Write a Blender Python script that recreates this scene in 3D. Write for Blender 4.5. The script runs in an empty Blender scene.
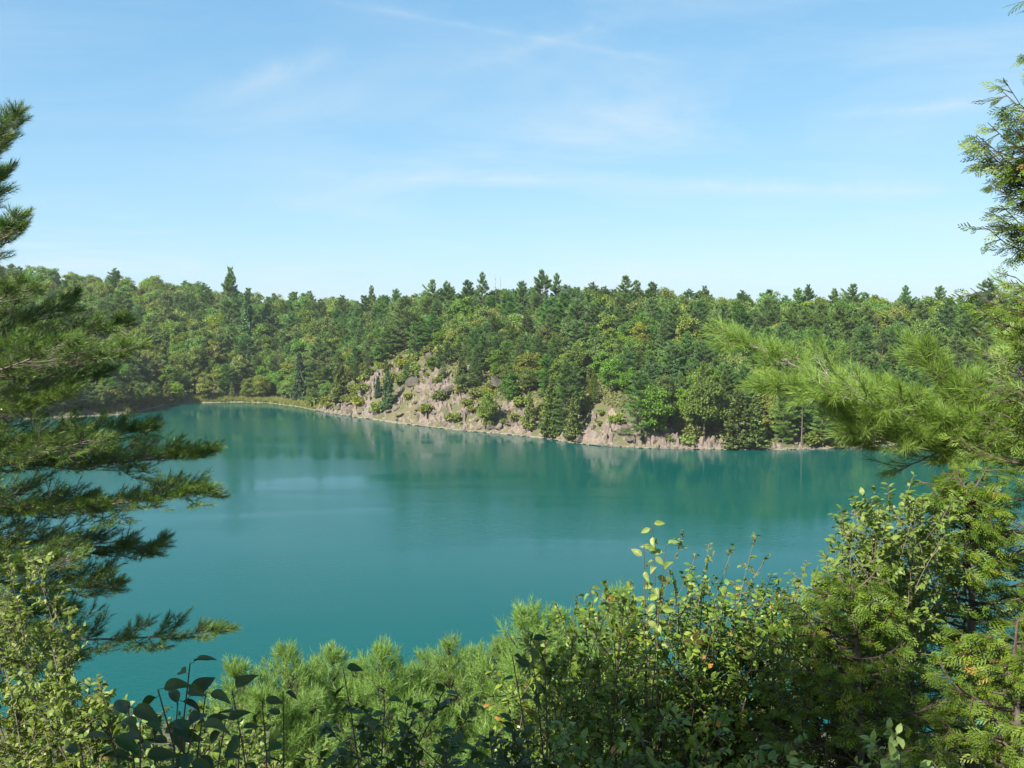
import bpy, math
import numpy as np
from mathutils import Vector, Matrix

R = math.radians
scene = bpy.context.scene
COL = scene.collection

# ------------------------------------------------------------------ camera, sky, sun, exposure
FPX, HORIZ = 1000.0, 315.0
CAM = np.array([0.0, 0.0, 20.0])
PITCH = math.atan((384 - HORIZ) / FPX)
cam_d = bpy.data.cameras.new('camera'); cam_d.sensor_width = 36.0
cam_d.lens = 36.0 * FPX / 1024.0; cam_d.clip_start = 0.05; cam_d.clip_end = 12000
cam = bpy.data.objects.new('camera', cam_d); COL.objects.link(cam)
cam.location = CAM; cam.rotation_euler = (math.pi / 2 - PITCH, 0, 0)
scene.camera = cam

SUN_AZ, SUN_EL = 222.0, 41.0            # clockwise from +Y (the view), so behind and to the left
SUN = np.array([math.sin(R(SUN_AZ)) * math.cos(R(SUN_EL)), math.cos(R(SUN_AZ)) * math.cos(R(SUN_EL)), math.sin(R(SUN_EL))])
SKY_STRENGTH, SUN_STRENGTH, EXPOSURE = 0.10, 5.0, 1.45
HAZE = 0.00017

scene.view_settings.view_transform = 'Standard'; scene.view_settings.look = 'None'
scene.view_settings.exposure = EXPOSURE; scene.view_settings.gamma = 1.0
scene.view_settings.use_curve_mapping = False
scene.cycles.max_bounces = 6; scene.cycles.diffuse_bounces = 3; scene.cycles.glossy_bounces = 3
scene.cycles.transmission_bounces = 3; scene.cycles.transparent_max_bounces = 4
scene.cycles.use_denoising = True
scene.cycles.sample_clamp_indirect = 6.0

sun_d = bpy.data.lights.new('sun', 'SUN'); sun_d.energy = SUN_STRENGTH; sun_d.angle = R(0.53); sun_d.color = (1.0, 0.955, 0.87)
sun = bpy.data.objects.new('sun', sun_d); COL.objects.link(sun)
sun.rotation_euler = Vector(-SUN).to_track_quat('-Z', 'Y').to_euler(); sun.location = (-30, -30, 60)

world = bpy.data.worlds.new('World'); scene.world = world; world.use_nodes = True
class NT:
    """small helper round a node tree"""
    def __init__(s, t): s.t = t
    def n(s, kind, **kw):
        nd = s.t.nodes.new(kind)
        for k, v in kw.items():
            if k == 'i':
                for kk, vv in v.items():
                    if hasattr(vv, 'is_output'): s.t.links.new(vv, nd.inputs[kk])
                    else: nd.inputs[kk].default_value = vv
            else: setattr(nd, k, v)
        return nd
    def math(s, op, a, b=0.0, clamp=False):
        nd = s.t.nodes.new('ShaderNodeMath'); nd.operation = op; nd.use_clamp = clamp
        for k, v in ((0, a), (1, b)):
            if hasattr(v, 'is_output'): s.t.links.new(v, nd.inputs[k])
            else: nd.inputs[k].default_value = v
        return nd.outputs[0]
    def mix(s, f, a, b, blend='MIX'):
        nd = s.t.nodes.new('ShaderNodeMix'); nd.data_type = 'RGBA'; nd.blend_type = blend
        for k, v in ((0, f), (6, a), (7, b)):
            if hasattr(v, 'is_output'): s.t.links.new(v, nd.inputs[k])
            else: nd.inputs[k].default_value = (*v, 1) if isinstance(v, tuple) and len(v) == 3 else v
        return nd.outputs[2]
    def ramp(s, f, stops, interp='LINEAR'):
        nd = s.t.nodes.new('ShaderNodeValToRGB'); cr = nd.color_ramp; cr.interpolation = interp
        while len(cr.elements) < len(stops): cr.elements.new(0.5)
        for e, (p, c) in zip(cr.elements, stops):
            e.position = p; e.color = (*c, 1) if isinstance(c, tuple) else (c, c, c, 1)
        s.t.links.new(f, nd.inputs[0]); return nd.outputs[0]
    def link(s, a, b): s.t.links.new(a, b)

def pix_dir(px, py):
    u, v = (px - 512) / FPX, (384 - py) / FPX
    c, s_ = math.cos(PITCH), math.sin(PITCH)
    return np.array([u, c + v * s_, -s_ + v * c])
def at(px, py, depth):
    """world point seen at a pixel, at a given distance along +Y"""
    d = pix_dir(px, py); return CAM + d * (depth / d[1])

wt = NT(world.node_tree); bg = world.node_tree.nodes['Background']
sky = wt.n('ShaderNodeTexSky', sky_type='NISHITA', sun_disc=False, sun_elevation=R(SUN_EL), sun_rotation=R(SUN_AZ), altitude=200, air_density=0.6, dust_density=1.0, ozone_density=3.0)
# the hue of the camera's white balance: a mild per-channel curve over the whole sky
sc_ = wt.n('ShaderNodeSeparateColor', i={0: sky.outputs[0]})
chan = [wt.math('MULTIPLY', wt.math('POWER', wt.math('MULTIPLY', sc_.outputs[k], .1), p), 10 * g) for k, p, g in ((0, .75, .51), (1, .52, .49), (2, .36, .468))]
SKYC = wt.n('ShaderNodeCombineColor', i={0: chan[0], 1: chan[1], 2: chan[2]}).outputs[0]
gen = wt.n('ShaderNodeTexCoord').outputs['Generated']
sep = wt.n('ShaderNodeSeparateXYZ', i={0: gen})
# thin cirrus: a layer seen in perspective, wisps drawn out along x
iz = wt.math('MAXIMUM', sep.outputs[2], 0.03)
cx = wt.math('DIVIDE', sep.outputs[0], wt.math('ADD', iz, 0.12)); cy = wt.math('DIVIDE', sep.outputs[1], wt.math('ADD', iz, 0.12))
cv = wt.n('ShaderNodeCombineXYZ', i={0: cx, 1: cy, 2: 0.0}).outputs[0]
mp = wt.n('ShaderNodeMapping', i={0: cv, 2: (0, 0, R(18)), 3: (0.55, 0.75, 1.0)}).outputs[0]
n1 = wt.n('ShaderNodeTexNoise', i={'Vector': mp, 'Scale': 1.3, 'Detail': 7.0, 'Roughness': 0.62, 'Distortion': 0.6}).outputs[0]
n2 = wt.n('ShaderNodeTexNoise', i={'Vector': cv, 'Scale': 0.45, 'Detail': 2.0}).outputs[0]
cl = wt.math('MULTIPLY', wt.ramp(n1, [(0.44, 0.0), (0.78, 1.0)]), wt.ramp(n2, [(0.40, 0.15), (0.65, 1.0)]))
cl = wt.math('MULTIPLY', cl, 0.75)
def contrail(p0, p1, width, strength):
    a, b = pix_dir(*p0), pix_dir(*p1); a /= np.linalg.norm(a); b /= np.linalg.norm(b)
    nn = np.cross(a, b); nn /= np.linalg.norm(nn); t = (b - a); L = np.linalg.norm(t); t /= L
    dn = wt.n('ShaderNodeVectorMath', operation='DOT_PRODUCT', i={0: gen, 1: tuple(nn)}).outputs['Value']
    dt = wt.n('ShaderNodeVectorMath', operation='DOT_PRODUCT', i={0: gen, 1: tuple(t)}).outputs['Value']
    nz = wt.n('ShaderNodeTexNoise', i={'Vector': gen, 'Scale': 26.0, 'Detail': 7.0, 'Roughness': .7}).outputs[0]
    dn = wt.math('ADD', dn, wt.math('MULTIPLY', wt.math('SUBTRACT', nz, 0.5), width * 1.1))
    m = wt.math('SUBTRACT', 1.0, wt.math('DIVIDE', wt.math('ABSOLUTE', dn), width), clamp=True)
    ta = float(np.dot(a, t)); s0 = wt.n('ShaderNodeMapRange', interpolation_type='SMOOTHSTEP', i={0: dt, 1: ta - .02, 2: ta + .1}).outputs[0]
    s1 = wt.n('ShaderNodeMapRange', interpolation_type='SMOOTHSTEP', i={0: dt, 1: ta + L + .02, 2: ta + L - .05}).outputs[0]
    return wt.math('MULTIPLY', wt.math('MULTIPLY', wt.math('MULTIPLY', m, m), wt.math('MULTIPLY', s0, s1)), wt.math('MULTIPLY', wt.ramp(nz, [(.3, .3), (.6, 1.0)]), strength))
for args in (((300, -4), (690, 66), .008, .17), ((420, 78), (655, 12), .017, .17), ((180, 108), (345, 52), .026, .26), ((800, 116), (1000, 104), .012, .34), ((380, 180), (570, 180), .010, .34), ((640, 186), (960, 192), .016, .40)):
    cl = wt.math('ADD', cl, contrail(*args))
cl = wt.math('MINIMUM', cl, 0.6)
cloudy = wt.mix(cl, SKYC, (3.1, 3.4, 3.5))
wt.link(cloudy, bg.inputs[0]); bg.inputs[1].default_value = SKY_STRENGTH

# ------------------------------------------------------------------ mesh helpers
def mesh_np(name, V, F, rnd=None, smooth=False):
    V = np.asarray(V, np.float32).reshape(-1, 3); F = np.asarray(F, np.int32).reshape(-1, 3)
    me = bpy.data.meshes.new(name)
    me.vertices.add(len(V)); me.vertices.foreach_set('co', V.ravel())
    me.loops.add(F.size); me.loops.foreach_set('vertex_index', F.ravel())
    me.polygons.add(len(F)); me.polygons.foreach_set('loop_start', np.arange(0, F.size, 3, dtype=np.int32))
    me.polygons.foreach_set('loop_total', np.full(len(F), 3, np.int32))
    me.polygons.foreach_set('use_smooth', np.full(len(F), smooth))
    if rnd is not None:
        at_ = me.attributes.new('rnd', 'FLOAT', 'POINT'); at_.data.foreach_set('value', np.asarray(rnd, np.float32))
    me.update(calc_edges=True); return me

class Acc:
    def __init__(s): s.V, s.F, s.r, s.k = [], [], [], 0
    def add(s, V, F, r=None):
        V = np.asarray(V, float).reshape(-1, 3)
        s.V.append(V); s.F.append(np.asarray(F).reshape(-1, 3) + s.k); s.k += len(V)
        s.r.append(np.zeros(len(V)) if r is None else np.broadcast_to(r, (len(V),)))
    def tube(s, path, rad, sides=6, r=0.5):
        path = np.asarray(path, float); n = len(path); rad = np.broadcast_to(rad, (n,))
        t = np.gradient(path, axis=0); t /= np.linalg.norm(t, axis=1)[:, None] + 1e-9
        ref = np.array([0, 0, 1.0]) if abs(t[0][2]) < .8 else np.array([1.0, 0, 0])
        a = np.cross(t, ref); a /= np.linalg.norm(a, axis=1)[:, None] + 1e-9; b = np.cross(t, a)
        th = np.linspace(0, 2 * np.pi, sides, endpoint=False)
        V = path[:, None] + rad[:, None, None] * (a[:, None] * np.cos(th)[None, :, None] + b[:, None] * np.sin(th)[None, :, None])
        i = np.arange(n - 1)[:, None] * sides; j = np.arange(sides)[None]; j2 = (j + 1) % sides
        q = np.stack([i + j, i + j2, i + sides + j2, i + sides + j], -1).reshape(-1, 4)
        F = np.concatenate([q[:, [0, 1, 2]], q[:, [0, 2, 3]]])
        s.add(V.reshape(-1, 3), F, r)
    def leaves(s, tmpl, pos, axis, normal, size, r=None):
        """copies of a template (V, F): y along axis, z along normal"""
        TV, TF = tmpl; pos = np.asarray(pos, float); n = len(pos)
        if n == 0: return
        y = unit(np.asarray(axis, float)); z = np.asarray(normal, float)
        x = np.cross(y, z); bad = np.linalg.norm(x, axis=1) < 1e-4; x[bad] = np.cross(y[bad], [0.3, .5, .8]); x = unit(x); z = np.cross(x, y)
        size = np.broadcast_to(size, (n,))
        V = pos[:, None] + size[:, None, None] * (TV[None, :, 0:1] * x[:, None] + TV[None, :, 1:2] * y[:, None] + TV[None, :, 2:3] * z[:, None])
        F = TF[None] + (np.arange(n) * len(TV))[:, None, None]
        r = np.zeros(n) if r is None else np.broadcast_to(r, (n,))
        s.add(V.reshape(-1, 3), F.reshape(-1, 3), np.repeat(r, len(TV)))
    def mesh(s, name, smooth=False):
        return mesh_np(name, np.concatenate(s.V), np.concatenate(s.F), np.concatenate(s.r), smooth)

def unit(v):
    v = np.asarray(v, float); return v / (np.linalg.norm(v, axis=-1, keepdims=True) + 1e-9)
def curve(p0, p1, bend=(0, 0, 0), n=8):
    p0, p1, bend = map(lambda q: np.asarray(q, float), (p0, p1, bend)); t = np.linspace(0, 1, n)[:, None]
    return p0 * (1 - t) + p1 * t + bend * (4 * t * (1 - t))
def sphere_dirs(rs, n):
    v = rs.normal(size=(n, 3)); return unit(v)

def tset(o, label=None, cat=None, group=None, kind=None):
    for k, v in (('label', label), ('category', cat), ('group', group), ('kind', kind)):
        if v: o[k] = v
    return o
def obj(name, me, mat, parent=None, **kw):
    if mat is not None and not me.materials: me.materials.append(mat)
    o = bpy.data.objects.new(name, me); COL.objects.link(o)
    if parent is not None: o.parent = parent
    return tset(o, **kw)
def thing(name, label, cat, loc=(0, 0, 0), rz=0.0, scale=1.0, group=None):
    o = bpy.data.objects.new(name, None); COL.objects.link(o); o.empty_display_size = .2
    o.location = tuple(loc); o.rotation_euler = (0, 0, rz); o.scale = (scale,) * 3 if np.isscalar(scale) else scale
    return tset(o, label, cat, group)

# leaf templates (unit length along y)
T_CARD = (np.array([[0, 0, 0], [-.34, .5, .05], [0, 1, -.08], [.34, .5, .05]]), np.array([[0, 2, 1], [0, 3, 2]]))
T_LEAF = (np.array([[0, 0, 0], [-.24, .25, .07], [0, .28, 0], [.24, .25, .07], [-.27, .55, .06], [0, .58, -.02], [.27, .55, .06], [0, 1, -.14]]),
          np.array([[0, 2, 1], [0, 3, 2], [1, 2, 4], [2, 5, 4], [2, 3, 6], [2, 6, 5], [4, 5, 7], [5, 6, 7]]))
T_LEAF4 = (np.array([[0, 0, 0], [-.27, .38, .06], [.27, .38, .06], [-.20, .70, .02], [.20, .70, .02], [0, 1, -.14]]), np.array([[0, 2, 1], [1, 2, 4], [1, 4, 3], [3, 4, 5]]))
T_NEEDLE = (np.array([[-.5, 0, 0], [.5, 0, 0], [0, 1, 0]]) * [0.030, 1, 1], np.array([[0, 1, 2]]))
T_TUFT = (np.array([[-.09, 0, 0], [.09, 0, 0], [0, 1, 0]]), np.array([[0, 1, 2]]))
def cedar_spray():
    V, F = [], []
    def blade(p, d, L, w, tri=False):
        p, d = np.array(p, float), unit(d); s = np.array([d[1], -d[0], 0]) * w; k = len(V)
        if tri: V.extend([p - s, p + d * L, p + s]); F.append([k, k + 2, k + 1])
        else: V.extend([p, p + d * L * .6 + s, p + d * L, p + d * L * .6 - s]); F.extend([[k, k + 1, k + 2], [k, k + 2, k + 3]])
    blade((0, 0, 0), (0, 1, 0), 1.0, .022, True)
    for i, y in enumerate(np.linspace(.10, .86, 7)):
        sd = 1 if i % 2 else -1; L = .52 * (1.02 - y) + .08
        d = unit(np.array([sd * .55, .84, 0])); blade((0, y, 0), d, L, .034)
        if L > .22:
            for f, q in ((.30, 1), (.55, -1)): blade(np.array([0, y, 0]) + d * L * f, (sd * .55 + q * .45, .84 - q * .25, 0), L * .40, .034, True)
    V = np.array(V); V[:, 2] = -.22 * V[:, 1] ** 2 - .30 * V[:, 0] ** 2
    return V, np.array(F)
T_CEDAR = cedar_spray()

# ------------------------------------------------------------------ materials
def new_mat(name):
    m = bpy.data.materials.new(name); m.use_nodes = True; t = NT(m.node_tree)
    return m, t, m.node_tree.nodes['Principled BSDF'], m.node_tree.nodes['Material Output']
def leaf_mat(name, stops, trans=0.3, rough=.5, spec=.35, vary=.35, tint=(1.25, 1.2, .5)):
    """leaf colour by a per-leaf value, shifted a little from plant to plant; part of the light passes through"""
    m, t, b, out = new_mat(name)
    a = t.n('ShaderNodeAttribute', attribute_name='rnd').outputs['Fac']
    c = t.ramp(a, stops)
    o = t.n('ShaderNodeObjectInfo').outputs['Random']
    hs = t.n('ShaderNodeHueSaturation', i={'Hue': t.math('ADD', .5, t.math('MULTIPLY', t.math('SUBTRACT', t.math('FRACT', t.math('MULTIPLY', o, 17.3)), .5), .055 * vary / .35)),
               'Saturation': t.math('ADD', 1 - vary * .4, t.math('MULTIPLY', t.math('FRACT', t.math('MULTIPLY', o, 7.7)), vary * .8)),
               'Value': t.math('ADD', 1 - vary, t.math('MULTIPLY', o, 2 * vary)), 'Color': c}).outputs[0]
    t.link(hs, b.inputs['Base Color']); b.inputs['Roughness'].default_value = rough; b.inputs['Specular IOR Level'].default_value = spec
    tr = t.n('ShaderNodeBsdfTranslucent', i={'Color': t.mix(1.0, hs, tint, 'MULTIPLY')})
    mx = t.n('ShaderNodeMixShader', i={0: trans, 1: b.outputs[0], 2: tr.outputs[0]})
    t.link(mx.outputs[0], out.inputs[0]); return m
def bark_mat(name, c1, c2, scale=6.0):
    m, t, b, out = new_mat(name)
    co = t.n('ShaderNodeTexCoord').outputs['Object']
    mp = t.n('ShaderNodeMapping', i={0: co, 3: (1, 1, .25)}).outputs[0]
    nz = t.n('ShaderNodeTexNoise', i={'Vector': mp, 'Scale': scale, 'Detail': 6.0, 'Roughness': .7}).outputs[0]
    t.link(t.ramp(nz, [(.3, c1), (.7, c2)]), b.inputs['Base Color']); b.inputs['Roughness'].default_value = .9
    bp = t.n('ShaderNodeBump', i={'Height': nz, 'Strength': .5, 'Distance': .02}); t.link(bp.outputs[0], b.inputs['Normal'])
    return m
M = {}
M['bark'] = bark_mat('bark_grey_brown', (.05, .038, .028), (.16, .13, .105))
M['bark_pale'] = bark_mat('bark_pale', (.10, .085, .068), (.24, .20, .16))
M['twig'] = bark_mat('twig_brown', (.035, .024, .016), (.085, .062, .044), 20)
M['twig_pale'] = bark_mat('twig_pale', (.07, .055, .04), (.15, .12, .09), 20)
M['broad'] = leaf_mat('leaves_broad', [(0, (0.067, 0.131, 0.019)), (.5, (0.114, 0.194, 0.027)), (1, (0.174, 0.256, 0.035))], .36, vary=.32)
M['olive'] = leaf_mat('leaves_olive', [(0, (0.096, 0.134, 0.023)), (.5, (0.147, 0.186, 0.030)), (1, (0.211, 0.231, 0.038))], .36, vary=.30)
M['pine'] = leaf_mat('needles_far', [(0, (0.060, 0.127, 0.031)), (.5, (0.102, 0.188, 0.043)), (1, (0.156, 0.249, 0.055))], .25, vary=.30)
M['spruce'] = leaf_mat('needles_dark', [(0, (0.036, 0.084, 0.032)), (.5, (0.058, 0.119, 0.045)), (1, (0.085, 0.151, 0.051))], .2, vary=.2)
M['conif'] = leaf_mat('scales_cedar_far', [(0, (0.075, 0.115, 0.024)), (.5, (0.122, 0.169, 0.033)), (1, (0.175, 0.215, 0.042))], .28, vary=.30)
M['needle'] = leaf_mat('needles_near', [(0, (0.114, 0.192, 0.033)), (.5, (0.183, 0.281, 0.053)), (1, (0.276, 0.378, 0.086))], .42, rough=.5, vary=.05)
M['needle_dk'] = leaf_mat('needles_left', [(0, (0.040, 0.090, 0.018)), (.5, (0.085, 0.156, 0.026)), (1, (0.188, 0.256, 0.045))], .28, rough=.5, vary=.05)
M['needle_yg'] = leaf_mat('needles_young', [(0, (0.113, 0.205, 0.048)), (.5, (0.176, 0.284, 0.069)), (1, (0.251, 0.370, 0.099))], .42, rough=.5, vary=.08)
M['cedar'] = leaf_mat('cedar_scales', [(0, (0.040, 0.083, 0.007)), (.45, (0.090, 0.147, 0.011)), (.86, (0.168, 0.218, 0.017)), (.93, (0.248, 0.223, 0.021)), (1, (0.223, 0.132, 0.025))], .30, rough=.55, vary=.05)
M['shrub_pale'] = leaf_mat('leaves_pale', [(0, (0.061, 0.108, 0.014)), (.5, (0.117, 0.171, 0.025)), (1, (0.206, 0.249, 0.048))], .35, vary=.1)
M['shrub'] = leaf_mat('leaves_shrub', [(0, (0.045, 0.092, 0.011)), (.5, (0.104, 0.165, 0.021)), (.88, (0.193, 0.247, 0.034)), (.96, (0.252, 0.224, 0.038)), (1, (0.282, 0.150, 0.038))], .32, rough=.45, spec=.4, vary=.1)
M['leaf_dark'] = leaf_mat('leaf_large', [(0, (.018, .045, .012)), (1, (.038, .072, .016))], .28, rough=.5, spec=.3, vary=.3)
M['leaf_light'] = leaf_mat('leaf_light_green', [(0, (0.144, 0.210, 0.048)), (1, (0.228, 0.276, 0.078))], .38, rough=.45, vary=.2)
M['leaf_gold'] = leaf_mat('leaf_golden', [(0, (0.420, 0.238, 0.042)), (1, (0.504, 0.308, 0.063))], .35, vary=.05)

def rock_mat(name, cols, scale=.35, moss=0.0):
    m, t, b, out = new_mat(name)
    co = t.n('ShaderNodeTexCoord').outputs['Object']
    n1 = t.n('ShaderNodeTexNoise', i={'Vector': co, 'Scale': scale, 'Detail': 9.0, 'Roughness': .72}).outputs[0]
    n2 = t.n('ShaderNodeTexNoise', i={'Vector': co, 'Scale': scale * 6, 'Detail': 6.0, 'Roughness': .7}).outputs[0]
    n3 = t.n('ShaderNodeTexNoise', i={'Vector': t.n('ShaderNodeMapping', i={0: co, 1: (7, 3, 1), 3: (1, 1, .5)}).outputs[0], 'Scale': scale * 2.2, 'Detail': 6.0, 'Roughness': .65}).outputs[0]
    a = t.n('ShaderNodeAttribute', attribute_name='rnd').outputs['Fac']
    o = t.n('ShaderNodeObjectInfo').outputs['Random']
    f = t.math('ADD', t.math('MULTIPLY', n1, .85), t.math('MULTIPLY', t.math('SUBTRACT', t.math('ADD', a, t.math('MULTIPLY', o, .5)), .5), .30))
    c = t.ramp(f, [(.22 + .13 * k, cc) for k, cc in enumerate(cols)])
    c = t.mix(t.math('MULTIPLY', t.ramp(n2, [(.48, 0.0), (.64, 1.0)]), .6), c, (.042, .038, .030))      # dark lichen
    c = t.mix(t.math('MULTIPLY', t.ramp(n3, [(.50, 0.0), (.60, 1.0)]), .75 * (1 if moss else .3)), c, (.125, .110, .094))   # grey weathering
    c = t.mix(t.math('MULTIPLY', t.ramp(n3, [(.36, 1.0), (.43, 0.0)]), moss), c, (.062, .070, .022))     # moss and dry grass
    t.link(c, b.inputs['Base Color']); b.inputs['Roughness'].default_value = .9
    bp = t.n('ShaderNodeBump', i={'Height': n2, 'Strength': 1.0, 'Distance': .25}); t.link(bp.outputs[0], b.inputs['Normal'])
    return m
M['rock'] = rock_mat('rock_pink', [(.050, .042, .034), (.130, .101, .078), (.195, .143, .110), (.152, .124, .102), (.195, .122, .078)], .35, .8)
M['stone_pale'] = rock_mat('stone_pale', [(.09, .075, .05), (.15, .125, .085), (.20, .17, .12), (.17, .14, .10), (.19, .165, .12)], 1.2)

# ------------------------------------------------------------------ terrain
# shoreline of the lake, counter-clockwise pieces: far shore as seen, then round the hidden sides
SH_PIX = [(130, 414), (160, 406), (190, 403), (240, 402), (270, 403), (300, 407), (330, 413), (365, 418), (400, 423), (435, 427.5), (470, 431), (505, 434), (540, 437.5), (570, 442), (600, 445.5), (640, 447.5), (680, 448.5), (720, 449), (760, 449.5), (810, 449), (850, 448), (880, 446.5)]
def on_water(px, py):
    d = pix_dir(px, py); s_ = (0 - CAM[2]) / d[2]; return (CAM + d * s_)[:2]
LAKE = [on_water(*p) for p in SH_PIX]
LAKE += [np.array(p) for p in ((66, 158), (84, 150), (96, 125), (92, 90), (74, 62), (48, 50), (22, 46.5), (8, 47.5), (3, 52), (-2, 56), (-5, 52.5), (-9, 48.5), (-24, 47), (-50, 50), (-78, 66), (-96, 100), (-104, 150), (-96, 190))]
LAKE = np.array(LAKE, float)
def vnoise(x, y, s, seed=0):
    """smooth value noise"""
    x, y = np.asarray(x, float) / s, np.asarray(y, float) / s
    i, j = np.floor(x), np.floor(y); fx, fy = x - i, y - j
    h = lambda a, b: np.modf(np.abs(np.sin(a * 127.1 + b * 311.7 + seed * 74.7) * 43758.5453))[0]
    u, v = fx * fx * (3 - 2 * fx), fy * fy * (3 - 2 * fy)
    return (h(i, j) * (1 - u) + h(i + 1, j) * u) * (1 - v) + (h(i, j + 1) * (1 - u) + h(i + 1, j + 1) * u) * v
def lake_dist(x, y):
    """distance to the shore, negative in the lake"""
    x, y = np.broadcast_arrays(np.asarray(x, float), np.asarray(y, float)); sh = x.shape; p = np.stack([x.ravel(), y.ravel()], 1)
    best = np.full(len(p), 1e9); inside = np.zeros(len(p), bool)
    for k in range(len(LAKE)):
        a, b = LAKE[k], LAKE[(k + 1) % len(LAKE)]; ab = b - a
        t = np.clip(((p - a) @ ab) / (ab @ ab), 0, 1); d = np.hypot(*(p - a - t[:, None] * ab).T); best = np.minimum(best, d)
        c = (a[1] > p[:, 1]) != (b[1] > p[:, 1])
        with np.errstate(divide='ignore', invalid='ignore'): inside ^= c & (p[:, 0] < (b[0] - a[0]) * (p[:, 1] - a[1]) / (b[1] - a[1]) + a[0])
    return np.where(inside, -best, best).reshape(sh)
sstep = lambda t: (lambda c: c * c * (3 - 2 * c))(np.clip(t, 0, 1))
def gh(x, y):
    x, y = np.broadcast_arrays(np.asarray(x, float), np.asarray(y, float)); d = lake_dist(x, y); dp = np.maximum(d, 0)
    near = np.minimum(.395 * dp, 18.2) + np.where(dp > 46, 0, .5 * (vnoise(x, y, 5) - .5) * sstep(dp / 6))
    near = near + 3.0 * sstep((dp - 60) / 60)
    ridge = np.interp(x, [-260, -165, -118, -75, -40, -10, 15, 60, 110, 200], [30, 26.5, 21.5, 15.5, 14.5, 16.0, 16.5, 14.5, 14.5, 15])
    wide = np.interp(x, [-120, -70, -40, 20, 90], [115, 105, 85, 75, 85])
    bank = np.interp(x, [-90, -78, -60, -42, -36, -30, -24, -14, -9, -2, 4, 9, 13, 20, 23, 28, 45, 60], [4.0, 3.0, .8, 1.2, 4.5, 8.5, 11.5, 11.5, 10, 6.5, 6.5, 5.5, 6.0, 5.8, 3.4, 2.2, 1.6, 1.0])
    bw = np.interp(x, [-60, -36, -24, -9, 4, 22, 40], [6, 7, 14, 13, 9, 7.5, 5])
    far = bank * np.clip(dp / bw, 0, 1) ** .85 + np.maximum(ridge - bank, 0) * (1 - (1 - np.clip((dp - bw * .7) / wide, 0, 1)) ** 1.6)
    far = far + 1.6 * (vnoise(x, y, 23, 3) - .5) * sstep((dp - 12) / 25) + .25 * sstep(dp / .8)
    w = sstep((y - 85) / 50)
    h = near * (1 - w) + far * w
    return np.where(d < 0, np.maximum(-5.0, d * .45), h + .06)
def ghp(x, y): return float(gh(np.array([x]), np.array([y]))[0])
def hit(px, py, d0=140., d1=330.):
    """where the line of sight through a pixel meets the far slope"""
    ds = np.arange(d0, d1, .5); r = pix_dir(px, py); P = CAM + r[None] * (ds / r[1])[:, None]
    k = np.argmax(P[:, 2] < gh(P[:, 0], P[:, 1]) + .05); return P[k]

def grid_mesh(name, xs, ys, zf, rnd=None, smooth=True):
    X, Y = np.meshgrid(xs, ys); Z = zf(X, Y); V = np.stack([X, Y, Z], -1).reshape(-1, 3); nx, ny = len(xs), len(ys)
    i = (np.arange(ny - 1)[:, None] * nx + np.arange(nx - 1)[None]).ravel()
    F = np.concatenate([np.stack([i, i + 1, i + nx + 1], 1), np.stack([i, i + nx + 1, i + nx], 1)])
    return mesh_np(name, V, F, None if rnd is None else rnd(X, Y).ravel(), smooth)
m, t, b, out = new_mat('forest_floor'); M['ground'] = m
co = t.n('ShaderNodeTexCoord').outputs['Object']
g1 = t.n('ShaderNodeTexNoise', i={'Vector': co, 'Scale': .25, 'Detail': 8.0, 'Roughness': .65}).outputs[0]
g2 = t.n('ShaderNodeTexNoise', i={'Vector': co, 'Scale': 3.0, 'Detail': 5.0}).outputs[0]
c = t.mix(t.ramp(g1, [(.4, 0.0), (.6, 1.0)]), (.055, .058, .020), (.10, .078, .040))
c = t.mix(t.math('MULTIPLY', t.ramp(g2, [(.45, 0.0), (.65, 1.0)]), .6), c, (.055, .085, .022))
hz = t.math('ADD', t.n('ShaderNodeSeparateXYZ', i={0: co}).outputs[2], t.math('MULTIPLY', t.math('SUBTRACT', g2, .5), .3))
c = t.mix(t.n('ShaderNodeMapRange', i={0: hz, 1: .06, 2: .24, 3: 1.0, 4: 0.0}).outputs[0], c, (.17, .145, .105))   # limy bathtub ring at the waterline
t.link(c, b.inputs['Base Color']); b.inputs['Roughness'].default_value = .95
t.link(t.n('ShaderNodeBump', i={'Height': g2, 'Strength': .6, 'Distance': .15}).outputs[0], b.inputs['Normal'])
xs = np.unique(np.concatenate([np.linspace(-3000, -300, 14), np.arange(-300, -110, 6), np.arange(-110, 80, 1.5), np.arange(80, 300, 6), np.linspace(300, 3000, 14)]))
ys = np.unique(np.concatenate([np.linspace(-3000, -60, 14), np.arange(-60, 0, 4), np.arange(0, 64, 1.0), np.arange(64, 140, 4), np.arange(140, 235, 1.5), np.arange(235, 420, 6), np.linspace(420, 5000, 16)]))
obj('ground', grid_mesh('ground', xs, ys, gh), M['ground'], kind='structure')

# lake
m, t, b, out = new_mat('lake_water'); M['water'] = m
co = t.n('ShaderNodeTexCoord').outputs['Object']
w1 = t.n('ShaderNodeTexNoise', i={'Vector': t.n('ShaderNodeMapping', i={0: co, 3: (1.0, 1.6, 1)}).outputs[0], 'Scale': 1.6, 'Detail': 4.0, 'Roughness': .6}).outputs[0]
w2 = t.n('ShaderNodeTexNoise', i={'Vector': t.n('ShaderNodeMapping', i={0: co, 2: (0, 0, R(-8)), 3: (.35, 1.4, 1)}).outputs[0], 'Scale': .045, 'Detail': 3.0, 'Roughness': .55, 'Distortion': .8}).outputs[0]
calm = t.ramp(w2, [(.42, .30), (.56, 1.0)])
t.link(t.n('ShaderNodeBump', i={'Height': w1, 'Strength': t.math('MULTIPLY', calm, .22), 'Distance': .10}).outputs[0], b.inputs['Normal'])
b.inputs['Base Color'].default_value = (.001, .057, .049, 1); b.inputs['Specular IOR Level'].default_value = .22; t.link(t.math('MULTIPLY', calm, .09), b.inputs['Roughness']); b.inputs['IOR'].default_value = 1.33
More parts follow.
